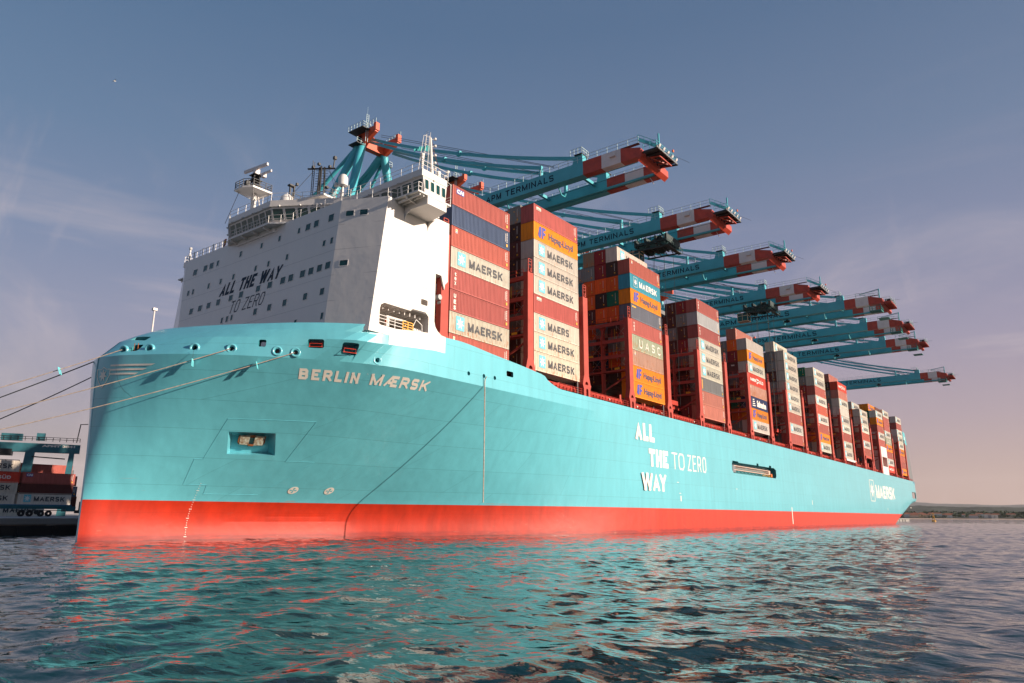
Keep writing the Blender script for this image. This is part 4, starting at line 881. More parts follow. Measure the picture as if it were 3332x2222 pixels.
for b in range(1, 13):
    z = (BTOP[b]-8*H if b == 5 else BTOP[b]-9*H)
    if b == 1: z = 22.1
    q = MB(); x = BX[b]; zc_ = min(z-.35, 22.4-.0078*(x-18)); q.box(x-.4, x+CLEN+.4, 2.0, 44.8, deck(x)-.7, zc_); q.box(x+.2, x+CLEN-.2, 1.2, 2.0, zc_-1.0, zc_-.1)
    for xx in (x+.3, x+CLEN-.5):
        for y in (.15, 2.2): q.box(xx, xx+.25, y, y+.25, deck(x), z-.01)
    q.build('hatch_cover', material('hatch_grey', (.12,.11,.11), .6, noise=.2), ship)
    # bays between the loaded ones: bare hatch covers
for a, b in ((30.33,48.19),(60.4,78.1),(90.3,107.5),(119.7,137),(149.2,165.9),(178.2,194.6),(206.8,224),(236.3,252.4),(278.3,293.9)):
    q = MB(); q.box(a+2.6, b-2.6, 2.0, 44.8, deck(a)-.7, deck(a)+1.15); q.build('hatch_cover', material('hatch_grey', (.12,.11,.11), .6), ship)
q = MB()
for x, y in ((22.6,.9),(52.4,.9),(57.5,.9),(111,.9),(140.5,.9),(197,.9)): q.lathe((x,.55,deck(x)+.5),(0,-1,0),[(0,.15),(.3,.25),(.5,.45),(.45,.5)],12)
q.build('deck_vent', M_LBD, ship)
# white lifeboat locker and red lifeboat beside it, portal leg aft of the ninth bay
q = MB()
x0, x1, z0, z1 = 253.4, 264.6, 19.25, 30.4
q.prism([(x, -.2, z) for x, z in ((x0,z0),(x1,z0),(x1,22.6),(x0+1.2,22.6),(x0+1.2,26.4),(x1-1,26.4),(x1-1,22.6),(x1,22.6),(x1,z1),(x0,z1))], (0, 3.0, 0)); q.box(x0+3.5,x0+6,-.26,-.2,26.9,29.6)
q.build('boat_locker', M_PW, ship)
q = MB(); q.lathe((254.8,2.2,24.3),(1,0,0),[(0,0),(.5,.8),(2,1.25),(5,1.3),(7,1.1),(8.2,.3),(8.3,0)],12); q.build('lifeboat', M_ORANGE, ship, R(40))
q = MB()
q.box(224.0,225.2,-.25,.5,19.4,24.7); q.box(235.2,236.4,-.25,.5,19.3,24.7); q.prism([(x,-.25,z) for x,z in ((224,24.7),(224,23.2),(225.2,23.2),(226.3,24.0),(234,24.0),(235.2,23.2),(236.4,23.2),(236.4,24.7))],(0,.75,0)); q.lathe((229,.6,21.4),(0,-1,0),[(0,0),(0,.9),(.5,.9),(.5,0)],14); q.build('portal_frame', M_LB, ship)
q = MB(); q.bar((195.5,-.2,deck(200)+1.7),(209,-.2,deck(205)+1.6),.25,.7); q.build('stores_ladder', M_CWHITE, ship)
# funnel casing right aft
q = MB(); pr = [(309.9,18.9),(323,18.85),(321.0,28),(319.4,33),(317.8,35.6),(309.9,35.6)]
q.prism([(x-1.5, .2, z) for x, z in pr], (0, 11, 0)); fun = q.build('funnel', M_FUN, ship)
q = MB(); pr = [(308.4,35.605),(316.3,35.605),(314.6,38.5),(313.2,41.0),(308.4,41.4)]; q.prism([(x, .2, z) for x, z in pr], (0, 11, 0)); q.build('funnel_top', material('funnel_teal', (.08,.42,.47), .45), fun)
q = MB(); vs_, fs_ = star(lambda u, v: (311.3+u*1.2, .17, 38.3+v*1.5)); q.add(vs_, fs_); q.build('star_emblem', M_LETTERW, fun)
q = MB()
for y in (3, 5.5, 8): q.tube([(311,y,41),(311,y,42.2),(313.5,y,42.8)],.55,10)
q.tube([(309.5,1.5,41),(309.5,1.5,43.6)],.06,5); q.box(315.6,316.4,.5,1.3,35.6,36.4); q.build('exhaust_pipe', M_BLACK, fun)

# ------------------------------------------------------------------ shipping containers
def container_mesh(doors=False):
    m = MB(); W, Hh = 2.438, 2.81
    for y in (0, W):                                  # rails, posts and corner castings
        a, b = (0, .09) if y == 0 else (W-.09, W)
        m.box(.1, CLEN-.1, a, b, .0, .16); m.box(.1, CLEN-.1, a, b, Hh-.1, Hh-.01)
        for x in (0, CLEN-.14): m.box(x, x+.14, a if y == 0 else W-.16, .16 if y == 0 else b, .12, Hh-.12)
        for x in (-.004, CLEN-.176):
            for z in (0, Hh-.118): m.box(x, x+.18, -.004 if y == 0 else W-.16, .16 if y == 0 else W+.004, z, z+.118)
    for x in (0, CLEN-.1):
        m.box(x, x+.1, .16, W-.16, 0, .15); m.box(x, x+.1, .16, W-.16, Hh-.12, Hh-.01)
    def corr(p0, du, dn, length, z0, z1, pitch=.278, depth=.058):
        k = max(1, round(length/pitch)); pt = length/k; prof = []
        for i in range(k): prof += [(i*pt, 0), (i*pt+pt*.26, 0), (i*pt+pt*.5, depth), (i*pt+pt*.76, depth)]
        prof.append((length, 0)); p0 = Vector(p0); du = Vector(du); dn = Vector(dn); n = len(prof)
        vs = [p0+du*s+dn*d+Z3*z0 for s, d in prof]+[p0+du*s+dn*d+Z3*z1 for s, d in prof]
        m.add(vs, [(i, i+1, n+i+1, n+i) for i in range(n-1)])
    corr((.14, .010, 0), (1,0,0), (0,1,0), CLEN-.28, .16, Hh-.1)
    corr((.14, W-.012, 0), (1,0,0), (0,-1,0), CLEN-.28, .16, Hh-.1)
    corr((CLEN-.02, .16, 0), (0,1,0), (-1,0,0), W-.32, .15, Hh-.12)
    if not doors: corr((.02, .16, 0), (0,1,0), (1,0,0), W-.32, .15, Hh-.12, .26, .04)
    else:
        m.box(.03, .06, .16, W/2-.01, .15, Hh-.12); m.box(.03, .06, W/2+.01, W-.16, .15, Hh-.12)
        for y in (.42, .88, 1.56, 2.02): m.tube([(0,y,.1),(0,y,Hh-.1)], .025, 5)
        for y in (.5, 1.6): m.box(-.01,.03,y,y+.4,1.0,1.06)
        for z in (.5, 1.1, 1.7, 2.3): m.box(.015,.03,.2,W-.2,z,z+.05)
    m.add([(.05,.05,Hh-.03),(CLEN-.05,.05,Hh-.03),(CLEN-.05,W-.05,Hh-.03),(.05,W-.05,Hh-.03)], [(0,1,2,3)])
    m.add([(.05,.05,.05),(CLEN-.05,.05,.05),(CLEN-.05,W-.05,.05),(.05,W-.05,.05)], [(3,2,1,0)])
    return m.build('shipping_container', M_CONT, link=False)
ME_BOX, ME_DOOR = container_mesh(), container_mesh(True)
sd = lambda x0, x1, z0, z1, y=-.008: (lambda u, v: (x0+(x1-x0)*u, y, z0+(z1-z0)*v))
def let(body, x0, x1, z0, z1, mat_, bold=.03, space=1.0, name='lettering'):
    q = MB()
    if body.isupper(): strokes(q, body, x1-x0, z1-z0, .27, lambda a, b: (x0+a, -.008, z0+b), 0, .25); return q.build(name, mat_, link=False)
    put_text(q, body, sd(x0, x1, z0, z1), bold, space); return q.build(name, mat_, link=False)
def vert_text(body, x, z1, size, gap, mat_, bold=.02):
    q = MB()
    for i, ch in enumerate(body):
        z = z1-i*gap; put_text(q, ch, sd(x, x+size*.8, z-size, z), bold)
    return q.build('lettering', mat_, link=False)
q = MB(); q.add(round_rect(Vector((1,0,0)), Z3, 1.62, 1.85, .08, 2), [tuple(range(12))]); q.v = [(x+2.05, -.006, z+1.5) for x, y, z in q.v]
vs_, fs_ = star(lambda u, v: (2.05+u*.74, -.010, 1.5+v*.82)); q.add(vs_, fs_, 1); ME_STAR = q.build('star_emblem', [M_WBLUE, M_WWHITE], link=False)
q = MB()
for a in ((1.3,2.8,2.4,2.45),(1.3,2.8,.55,.6),(1.3,1.35,.55,2.45),(2.75,2.8,.55,2.45)): q.box(a[0],a[1],-.012,-.008,a[2],a[3])
vs_, fs_ = star(lambda u, v: (2.05+u*.6, -.010, 1.5+v*.68)); q.add(vs_, fs_); ME_STARW = q.build('star_emblem', M_WWHITE, link=False)
q = MB()                                               # twin blue letters cut by slanting gaps
for p in ([(1.15,.8),(1.55,.55),(1.8,.55),(2.0,1.4),(2.0,2.35),(1.6,2.45),(1.35,2.0)],[(2.1,.6),(2.45,.6),(2.5,1.2),(2.95,1.25),(3.05,1.6),(2.55,1.65),(2.6,2.0),(3.1,2.1),(3.15,2.45),(2.2,2.45)]): q.add([(x,-.008,z) for x, z in p], [tuple(range(len(p)))])
ME_HL = q.build('emblem', M_WHLB, link=False)
q = MB()
for z in (2.35,2.1,1.85,1.6,1.35,1.1): q.add([(11.55,-.007,z),(11.68,-.007,z),(11.68,-.007,z+.17),(11.55,-.007,z+.17)], [(0,1,2,3)])
q.add([(11.25,-.007,1.2),(11.33,-.007,1.2),(11.33,-.007,2.4),(11.25,-.007,2.4)], [(0,1,2,3)]); q.add([(11.42,-.007,.45),(11.75,-.007,.45),(11.75,-.007,.85),(11.42,-.007,.85)], [(0,1,2,3)], 1)
ME_MARK = q.build('marking', [M_LETTERW, M_YEL], link=False)
q = MB(); q.add([(.75,-.007,1.95),(1.12,-.007,1.95),(1.12,-.007,2.5),(.75,-.007,2.5)], [(0,1,2,3)], 0); q.add([(.8,-.010,2.2),(1.07,-.010,2.2),(1.0,-.010,2.45),(.86,-.010,2.45)], [(0,1,2,3)], 1); q.add([(.82,-.010,2.0),(1.07,-.010,2.0),(1.05,-.010,2.15),(.82,-.010,2.1)], [(0,1,2,3)], 2)
ME_STICK = q.build('sticker', [M_LETTERW, M_YEL, M_HLB], link=False)
q = MB(); q.add([(.7,-.007,2.0),(1.9,-.007,2.0),(1.9,-.007,2.5),(.7,-.007,2.5)], [(0,1,2,3)], 0); put_text(q, 'triton', sd(.75,1.85,2.03,2.28,-.011), .03, m=2); q.add([(.75,-.010,2.32),(1.85,-.010,2.32),(1.85,-.010,2.46),(1.3,-.010,2.38)], [(0,1,2,3)], 1)
ME_TRI = q.build('sticker', [M_LETTERW, M_YEL, M_BLACK], link=False)
q = MB(); q.add([(.75,-.006,1.75),(2.25,-.006,1.75),(2.25,-.006,2.5),(.75,-.006,2.5)], [(0,1,2,3)], 0); put_text(q, 'CAI', sd(.82,2.18,1.85,2.42,-.010), .06, m=1); ME_CAI = q.build('lettering', [M_HLB, M_LETTERW], link=False)
q = MB(); q.add([(.45,-.007,.4),(.75,-.007,.4),(.75,-.007,2.4),(.45,-.007,2.4)], [(0,1,2,3)]); ME_YST = q.build('marking', M_YEL, link=False)
q = MB(); q.add([(.45,-.007,2.2),(1.9,-.007,2.2),(1.9,-.007,2.45),(.45,-.007,2.45)], [(0,1,2,3)]); ME_YBAR = q.build('marking', M_YEL, link=False)
q = MB(); strokes(q, 'HAMBURG', 4.1, .75, .17, lambda a, b: (1.1+a, -.008, 1.0+b), 0, .14); strokes(q, 'SUD', 2.8, .75, .17, lambda a, b: (7.4+a, -.008, 1.0+b), 0, .18)
for a in (8.55, 8.85): q.add([(a,-.008,1.85),(a+.17,-.008,1.85),(a+.17,-.008,2.0),(a,-.008,2.0)], [(0,1,2,3)])
for p in ([(5.3,.7),(5.9,.7),(7.1,1.9),(6.6,1.9)],[(5.3,2.0),(6.0,2.0),(7.2,1.0),(6.7,1.0)],[(6.0,1.5),(7.2,1.45),(6.1,1.2)]): q.add([(x,-.008,z) for x, z in p], [tuple(range(len(p)))])
ME_HS = q.build('lettering', M_WWHITE, link=False)
q = MB(); put_text(q, 'Safmarine', sd(4.4,11.0,.55,2.2), .05, .95)
for i in range(4): q.add([(1.2+i*.1,-.008,.5+i*.5),(3.2-i*.2,-.008,.55+i*.5),(3.3-i*.2,-.008,.8+i*.5),(1.3+i*.1,-.008,.7+i*.5)], [(0,1,2,3)])
ME_SAF = q.build('lettering', M_LETTERW, link=False)
def end_marks():
    q = MB()
    q.add([(-.006,.5,.42),(-.006,.75,.42),(-.006,.75,.68),(-.006,.5,.68)], [(3,2,1,0)], 1); q.add([(-.006,.62,.95),(-.006,.68,.95),(-.006,.68,2.4),(-.006,.62,2.4)], [(3,2,1,0)], 0); q.add([(-.006,1.15,1.9),(-.006,1.35,1.9),(-.006,1.35,2.1),(-.006,1.15,2.1)], [(3,2,1,0)], 1)
    return q.build('marking', [M_LETTERW, M_YEL], link=False)
ME_END = end_marks()
ME_ME = let('MAERSK', 3.55, 10.6, .82, 2.0, M_WNAVY, .045, .97); ME_MES = let('MAERS', 3.55, 9.3, .82, 2.0, M_WNAVY, .045, .97); ME_MEW = let('MAERSK', 3.55, 10.6, .82, 2.0, M_WWHITE, .05, .97)
ME_HLT = let('Hapag-Lloyd', 3.95, 10.8, .62, 2.05, M_WHLT, .028, .97); ME_TEX = vert_text('tex', .75, 2.35, .46, .62, M_LETTERW); ME_UES = vert_text('UES', .7, 2.35, .55, .78, M_LETTERW, .05); ME_UASC = let('U A S C', 2.6, 11.2, .65, 2.2, M_FLAKED, .05); ME_TINY = vert_text('DONG', .5, 2.4, .3, .42, M_LETTERW)
q = MB(); put_text(q, 'tex', lambda u, v: (-.008, 1.7-u*.9, 1.9+v*.4), .04); ME_ENDTEX = q.build('lettering', M_LETTERW, link=False)
# kind: (colour, rust, words, children)
KIND = {
 'R': ((.42,.105,.085), .25, 'red', [ME_MARK]), 'RS': ((.44,.11,.085), .2, 'red', [ME_MARK, ME_STICK]), 'RC': ((.42,.105,.085), .15, 'red', [ME_MARK, ME_CAI]), 'RT': ((.41,.105,.09), .2, 'red', [ME_MARK, ME_TEX]), 'RU': ((.42,.105,.09), .25, 'red', [ME_MARK, ME_UES]), 'R3': ((.42,.095,.08), .25, 'red', [ME_MARK, ME_TRI]), 'RB': ((.50,.10,.06), .2, 'bright red', [ME_MARK, ME_TINY]),
 'P': ((.47,.17,.13), .45, 'faded pink', [ME_MARK, ME_TINY]), 'PC': ((.50,.28,.21), .8, 'faded pink', [ME_STICK]), 'B': ((.055,.085,.15), .1, 'slate blue', [ME_MARK]), 'SL': ((.13,.135,.17), .2, 'dark grey', [ME_MARK, ME_YBAR]), 'G': ((.20,.195,.20), .25, 'grey', [ME_MARK, ME_YST]), 'GL': ((.36,.35,.36), .3, 'pale grey', [ME_MARK]),
 'M': ((.56,.51,.43), .36, 'cream', [ME_STAR, ME_ME]), 'MR': ((.57,.50,.41), .66, 'rusty cream', [ME_STAR, ME_ME]), 'M5': ((.57,.51,.42), .58, 'rusty cream', [ME_STAR, ME_MES]), 'MW': ((.60,.55,.48), .18, 'clean cream', [ME_STAR, ME_ME]), 'T': ((.045,.28,.38), .1, 'turquoise', [ME_STARW, ME_MEW]),
 'O': ((.74,.235,.012), .15, 'orange', [ME_HL, ME_HLT]), 'UA': ((.34,.36,.27), .8, 'flaking green', [ME_UASC]), 'HS': ((.58,.055,.03), .25, 'bright red', [ME_HS]), 'SF': ((.018,.035,.12), .1, 'navy', [ME_SAF]), 'W': ((.55,.50,.44), .35, 'off-white', []),
 # seen end-on
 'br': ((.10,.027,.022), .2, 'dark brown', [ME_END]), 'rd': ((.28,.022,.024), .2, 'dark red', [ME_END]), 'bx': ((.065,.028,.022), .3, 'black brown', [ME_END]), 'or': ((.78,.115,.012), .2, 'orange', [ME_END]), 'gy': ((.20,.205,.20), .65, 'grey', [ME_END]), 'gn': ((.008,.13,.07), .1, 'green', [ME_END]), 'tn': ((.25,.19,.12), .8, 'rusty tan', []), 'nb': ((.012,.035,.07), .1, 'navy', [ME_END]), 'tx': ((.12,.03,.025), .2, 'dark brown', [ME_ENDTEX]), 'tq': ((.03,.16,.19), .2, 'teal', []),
}
OUTER = {1: 'RC B RS M RT RU MR RS'.split(), 2: 'R3 O M M M R3 M5 MR MR'.split(), 3: 'RS T O SL RT UA PC O O'.split(), 4: 'RT GL RT M M M G P P'.split(), 5: 'W O M HS PC SF O MW'.split(),
 6: 'M M M M M M R MW R'.split(), 7: 'M M R MW RB MW RS O MW'.split(), 8: 'HS P MW W M MW RS M M'.split(), 9: 'M M MW RB M RS'.split(), 10: 'MW O R M R'.split(), 11: 'M R R MW UA O R MW HS'.split(), 12: 'M R MW M MW O R R O'.split()}
INNER = {1: ['br nb br gy br br gy br'.split()], 2: ['gy bx br bx gy br gy br br'.split(), 'or br rd gy br or br gy br'.split(), 'gy br or br gy bx rd br'.split()],
 3: ['gy bx or gn or br gy or bx'.split(), 'rd rd or bx or gy br nb br'.split(), 'tn gy or or br or gy bx br'.split(), 'gy tq or br gy or br bx'.split()],
 4: ['rd gy br rd gy br bx tx rd'.split(), 'br br gy br gy bx gy br bx'.split(), 'br gy rd br bx gy br br'.split()],
 5: ['br or rd tx gy br gn or gy'.split(), 'gy gy bx br gy or br gy'.split(), 'br gy br gy bx br gy'.split()],
 6: ['gy gy gy br gy gy bx gy br gy'.split(), 'gy br gy gy br bx gy rd'.split()], 7: ['gn gy rd rd br gy bx or gy'.split(), 'br gy gy rd br gy bx gy'.split()], 8: ['br bx gy gy gy br gy bx br gy'.split(), 'gy br rd gy br bx gy'.split()],
 9: ['gy or br gy br bx gy'.split()], 10: ['or gn gy br gy bx'.split(), 'br gy br bx gy'.split()], 12: ['br gy bx gy br bx gy br'.split()]}
INNER_TOP = {2: (.35, 0, 0), 3: (H, H, H, 0), 4: (0, 0, -H), 5: (H, 0, 0), 6: (H, 0), 7: (.3, 0), 8: (H, 0), 9: (H,), 10: (H, H), 12: (0,), 1: (0,)}
ORD = ['topmost', 'second from top', 'third from top', 'fourth from top', 'fifth from top', 'sixth from top', 'seventh from top', 'eighth from top', 'ninth from top', 'tenth from top']
BAY = ['', 'first', 'second', 'third', 'fourth', 'fifth', 'sixth', 'seventh', 'eighth', 'ninth', 'tenth', 'eleventh', 'last']
ROWN = ['', 'second row inboard', 'third row inboard', 'fourth row inboard', 'fifth row inboard']
DESC = {'M': 'lettered with star panel', 'MR': 'with star panel', 'M5': 'missing last letter', 'MW': 'with star panel', 'T': 'with white lettering', 'O': 'with blue emblem', 'HS': 'with white lettering', 'SF': 'with white script'}
def container(kind, loc, label, group, n=0):
    c, rust, w, kids = KIND[kind]; rnd = random.Random(int(loc[0]*31+loc[2]*77+loc[1]*13))
    j = rnd.uniform(.86, 1.12); col = tuple(min(1, v*j*rnd.uniform(.97, 1.03)) for v in c)+(min(1, max(0, rust+rnd.uniform(-.12, .12))),)
    o = bpy.data.objects.new('shipping_container', ME_DOOR if (kind in ('gy', 'bx', 'or', 'tn') and rnd.random() < .22) else ME_BOX); COL.objects.link(o)
    o.location = loc; o.color = col; tag(o, label, 'container', group)
    for k in kids:
        ch = bpy.data.objects.new(k.name.split('.')[0], k); COL.objects.link(ch); ch.parent = o; ch.color = col
    return o
for b in range(1, 13):
    for t, kd in enumerate(OUTER[b]):
        nm = 'lowest' if t == len(OUTER[b])-1 else ORD[t]
        container(kd, (BX[b], 0, BTOP[b]-(t+1)*H), f"{KIND[kd][2]} container {DESC.get(kd, '')} {nm}, outer stack of {BAY[b]} block from bridge".replace('  ', ' ').replace(' ,', ','), 'containers stacked on the ship')
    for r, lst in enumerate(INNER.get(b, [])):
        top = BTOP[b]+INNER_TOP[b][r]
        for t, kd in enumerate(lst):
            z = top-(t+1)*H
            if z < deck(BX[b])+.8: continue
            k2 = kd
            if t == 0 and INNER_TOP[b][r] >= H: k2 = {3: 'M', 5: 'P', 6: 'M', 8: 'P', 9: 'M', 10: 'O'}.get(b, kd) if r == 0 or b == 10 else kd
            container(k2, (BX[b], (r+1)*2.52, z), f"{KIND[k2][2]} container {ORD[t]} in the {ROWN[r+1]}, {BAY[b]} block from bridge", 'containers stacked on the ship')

# the rows further inboard, hardly seen between the outer ones: one mass of boxes
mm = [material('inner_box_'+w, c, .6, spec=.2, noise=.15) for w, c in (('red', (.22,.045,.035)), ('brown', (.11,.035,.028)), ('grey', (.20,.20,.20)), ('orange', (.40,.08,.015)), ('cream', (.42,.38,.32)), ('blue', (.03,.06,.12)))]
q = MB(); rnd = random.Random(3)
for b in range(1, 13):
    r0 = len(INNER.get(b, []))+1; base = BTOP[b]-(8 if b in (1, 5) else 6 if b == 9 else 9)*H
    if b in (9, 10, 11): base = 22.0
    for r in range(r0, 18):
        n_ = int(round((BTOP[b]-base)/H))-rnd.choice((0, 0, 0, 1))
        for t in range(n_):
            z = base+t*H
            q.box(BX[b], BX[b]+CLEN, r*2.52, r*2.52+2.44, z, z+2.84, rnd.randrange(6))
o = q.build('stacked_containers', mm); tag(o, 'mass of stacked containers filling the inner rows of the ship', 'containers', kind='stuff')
# ------------------------------------------------------------------ quay cranes
QY, QZ = 49.5, 2.1
X0, ZBt, ZTp = 36.0, 61.6, 64.2
GS, GW = 8.4, 1.55
def crane_common(label, stripes, tip, taper, gs, x0=X0):
    root = thing('quay_crane', (x0+gs/2+.8, 60, QZ), label, 'crane', 'quay cranes reaching over the ship')
    for gi in (0, 1):
        g0 = x0+gi*gs; g = MB(); ys = [54]+stripes
        mm_ = [0, 1, 2, 1]
        for i, (a, b) in enumerate(zip(ys, ys[1:]+[tip])):
            zt_b = ZTp-(1.0 if i == 3 else 0); za = ZTp
            g.add([(g0,b,ZBt),(g0+GW,b,ZBt),(g0+GW,a,ZBt),(g0,a,ZBt),(g0,b,zt_b),(g0+GW,b,zt_b),(g0+GW,a,za),(g0,a,za)], [(0,3,2,1),(4,5,6,7),(0,1,5,4),(1,2,6,5),(2,3,7,6),(3,0,4,7)], mm_[i])
        inn = g0+GW if gi == 0 else g0-.55
        g.box(inn, inn+.55, tip+1.5, 54, ZBt+.15, ZBt+.5, 0)      # trolley rail ledge
        gir = g.build('boom_girder', [M_CRANE, M_CRED, M_CWHITE], root)
        if gi == 0:
            ys_, hh = ((24.4, 1.25) if stripes[0] > -5 else (23.9, 1.5)); q = MB(); G = lambda y, z: (lambda a, b: (g0-.015, y-a, z+b))
            if stripes[0] > -5: strokes(q, 'APM', 3.7, 1.25, .24, G(24.4, 62.28), 0, .3); strokes(q, 'TERMINALS', 11.2, 1.25, .24, G(19.6, 62.28), 0, .32)
            else: strokes(q, 'APM', 5.3, 1.45, .28, G(23.9, 62.2), 0, .35); strokes(q, 'TERMINALS', 14.8, 1.45, .28, G(16.9, 62.2), 0, .42)
            q.build('girder_lettering', M_NAVY, gir)
    gs2 = gs+GW
    w = MB()                                        # walkway with rails on the outer edge of each girder
    for gx, so_ in ((x0+.1, -1), (x0+gs+GW-.8, 1)):
        w.box(gx, gx+.7, tip+.3, 54, ZTp-.02, ZTp+.05, 1)
        ex = gx if so_ < 0 else gx+.7
        w.rail([(ex, tip+.3, ZTp+.05), (ex, 54, ZTp+.05)], 1.15, 2, 2.0, .03, 0)
    w.build('boom_walkway', [M_RAIL, M_BLACK], root)
    # lugs, stays, ropes
    y1, y2 = stripes[0]+1.1, stripes[0]+9.6
    s = MB()
    for gx in (x0, x0+gs):
        s.prism([(gx+.1, y1-1.0, ZTp), (gx+.1, y1+1.2, ZTp), (gx+.1, y1+.7, ZTp+1.6), (gx+.1, y1-.9, ZTp+1.6)], (1.3, 0, 0)); s.box(gx+.4, gx+1.0, y2-.25, y2+.25, ZTp, ZTp+2.3)
    s.build('stay_lug', M_CRANE, root)
    A1, A2 = (x0+.4, 62, 89.3), (x0+gs+.2, 62, 89.6)
    for (ax, ay, az), gx in ((A1, x0+.75), (A2, x0+gs+.75)):
        for yy, zz, dz in ((y1, ZTp+1.2, 0), (y2, ZTp+2.0, -.7)):
            st = MB(); p, q_ = Vector((ax, ay-.3, az+dz)), Vector((gx, yy, zz)); K = 8; pts = [p.lerp(q_, i/K)-Z3*(1.5*4*(i/K)*(1-i/K)) for i in range(K+1)]
            for a, b in zip(pts, pts[1:]): st.bar(a, b, .42, .6)
            st.box(pts[4].x-.4, pts[4].x+.4, pts[4].y-.5, pts[4].y+.5, pts[4].z-.4, pts[4].z+.4)
            st.build('forestay', M_CRANE, root)
    rp = MB()
    for gx in (x0+1.4, x0+gs-.6):
        for dz in (.4, .9): rp.tube([(gx, 58, 88.5+dz), (gx, y1+6, ZTp+1.4+dz*.4)], .05, 4)
    for gx in (x0+GW+.3, x0+GW+.9, x0+gs-.5): rp.tube([(gx, tip+1, ZTp-.5), (gx, 54, ZTp-.6)], .045, 4)
    rp.build('hoist_rope', M_BLACK, root)
    t = MB()                                        # cross ties between the girders
    for yy in (y1+1.5, y1+12, y1+24, y1+36): t.bar((x0+GW, yy, ZTp-.6), (x0+gs, yy, ZTp-.6), .5, .6)
    for yy in (y1+5, y1+17): t.tube([(x0+1.2, yy, ZBt), (x0+2.2, yy, ZBt-1.3), (x0+3.4, yy, ZBt-1.3), (x0+3.6, yy, ZBt-.6)], .16, 6)
    t.build('cross_tie', M_CRANE, root)
    # apex frame and portal
    a = MB(); cx = x0+gs/2+.8; n0, n1 = x0-1.6, x0+gs-2.2
    if gs < 9: n0, n1 = x0-1.6, x0+6.2
    a.prism([(n0, 61.3, 86.6), (n1, 61.3, 87.0), (n1, 61.3, 89.4), (n0, 61.3, 89.2)], (0, 1.6, 0))
    for xx in (n0, n1-.9):
        a.prism([(xx, 62.9, 86.7), (xx, 61.0, 86.7), (xx, 56.7, 88.7), (xx, 56.5, 90.2), (xx, 60.4, 90.2), (xx, 62.9, 89.4)], (.9, 0, 0)); a.box(xx-.1, xx+1.0, 56.4, 57.2, 89.0, 90.9)
    for i in range(4): a.lathe((n0+2.0+i*1.3, 61.5, 89.6), (1,0,0), [(0,0),(0,.55),(.35,.55),(.35,0)], 12)
    ap = a.build('apex_crown', M_CORANGE, root)
    p = MB(); p.box(n0-2.2, n0+.2, 58.5, 63.5, 89.5, 89.7, 1); p.rail([(n0-2.2,58.5,89.7),(n0-2.2,63.5,89.7)],1.2,2,1.0,.035); p.rail([(n0-2.2,58.5,89.7),(n0+.2,58.5,89.7)],1.2,2,1.0,.035)
    p.box(n0-2.0, n0+.4, 60.5, 63.5, 86.3, 86.5, 1); p.rail([(n0-2.0,60.5,86.5),(n0+.4,60.5,86.5)],1.1,2,1.0,.035)
    for xx in (n0+.05, n1): p.rail([(xx,56.6,90.9),(xx,61.5,90.3)],1.1,2,.9,.03)
    p.build('apex_platform', [M_RAIL, M_BLACK], root); p = MB()
    for zz in np.arange(88.5, 93.6, .5): p.bar((n0-.6,59.3,zz),(n0,59.0,zz),.05)
    for xx in (n0-.6, n0): p.bar((xx,59.2,86.6),(xx,59.2,93.6),.09)
    p.tube([(n0-.3,59.3,93.6),(n0-.3,59.3,95.6)],.035,4); p.build('ladder_cage', M_RAIL, root); p = MB()
    p.box(n1+.3, n1+2.6, 62, 64, 85.2, 85.4, 1); p.rail([(n1+.3,62,85.4),(n1+2.6,62,85.4),(n1+2.6,64,85.4)],1.2,2,1.0,.035)
    for i in range(9): p.box(n1+1.4+i*.12, n1+2.2+i*.12, 63.6-.0*i, 64.4, 85.0-i*.85, 85.06-i*.85)
    p.rail([(n1+1.4,63.6,85),(n1+2.6,63.6,77.4)],1.0,2,1.2,.03)
    p.build('access_stair', [M_RAIL, M_BLACK], root)
    for P0, P1, r0 in (((n0+.5,61.6,86.8),(n0-6.2,57.5,66),.95), ((n0+.2,62.4,86.8),(n0-6.2,67.5,66),.95), ((n1-.2,62,87.1),(n1+5.0,61,66),1.0)):
        l = MB(); l.tube([P0, P1], r0, 14); l.build('apex_leg', M_CRANE, root, R(40))
    for P0, P1, r0 in (((n0,62.6,86.6),(n0-6,84,66),.5), ((n1-.6,62.6,86.8),(n1-2.5,86,66),1.0), ((n1-1.0,62.6,86.6),(n0+1,84,66),.36), ((n1+.3,62.2,87.0),(n1+5,84,66),.4)):
        l = MB(); l.tube([P0, P1], r0, 12); l.build('backstay', M_CRANE, root, R(40))
    for yy in (57.5, 86):
        for xx in (n0-6.2, n1+5):
            l = MB(); l.box(xx-.9, xx+.9, yy-1.1, yy+1.1, 3.6, 66); l.box(xx-1.1, xx+1.1, yy-3.5, yy+3.5, 2.9, 4.4)
            for k_ in range(4): l.lathe((xx-.4, yy-2.7+k_*1.8, 2.6), (1,0,0), [(0,0),(0,.5),(.8,.5),(.8,0)], 10)
            l.build('portal_leg', M_CRANE, root)
    b = MB()
    for xx in (n0-6.2, n1+5): b.box(xx-.7, xx+.7, 57.5, 86, 17, 19.5); b.bar((xx, 58.5, 62), (xx, 85, 20), .9)
    for yy in (57.5, 86): b.box(n0-6.2, n1+5, yy-.8, yy+.8, 63.5, 66.4)
    for gx in (x0, x0+gs): b.box(gx, gx+GW, 54.02, 112, ZBt, ZTp)
    b.build('portal_beam', M_CRANE, root)
    b = MB(); b.box(x0-.5, x0+gs2+.5, 88, 104, ZTp+.5, ZTp+6.5); b.build('machinery_house', M_CWHITE, root)
    return root
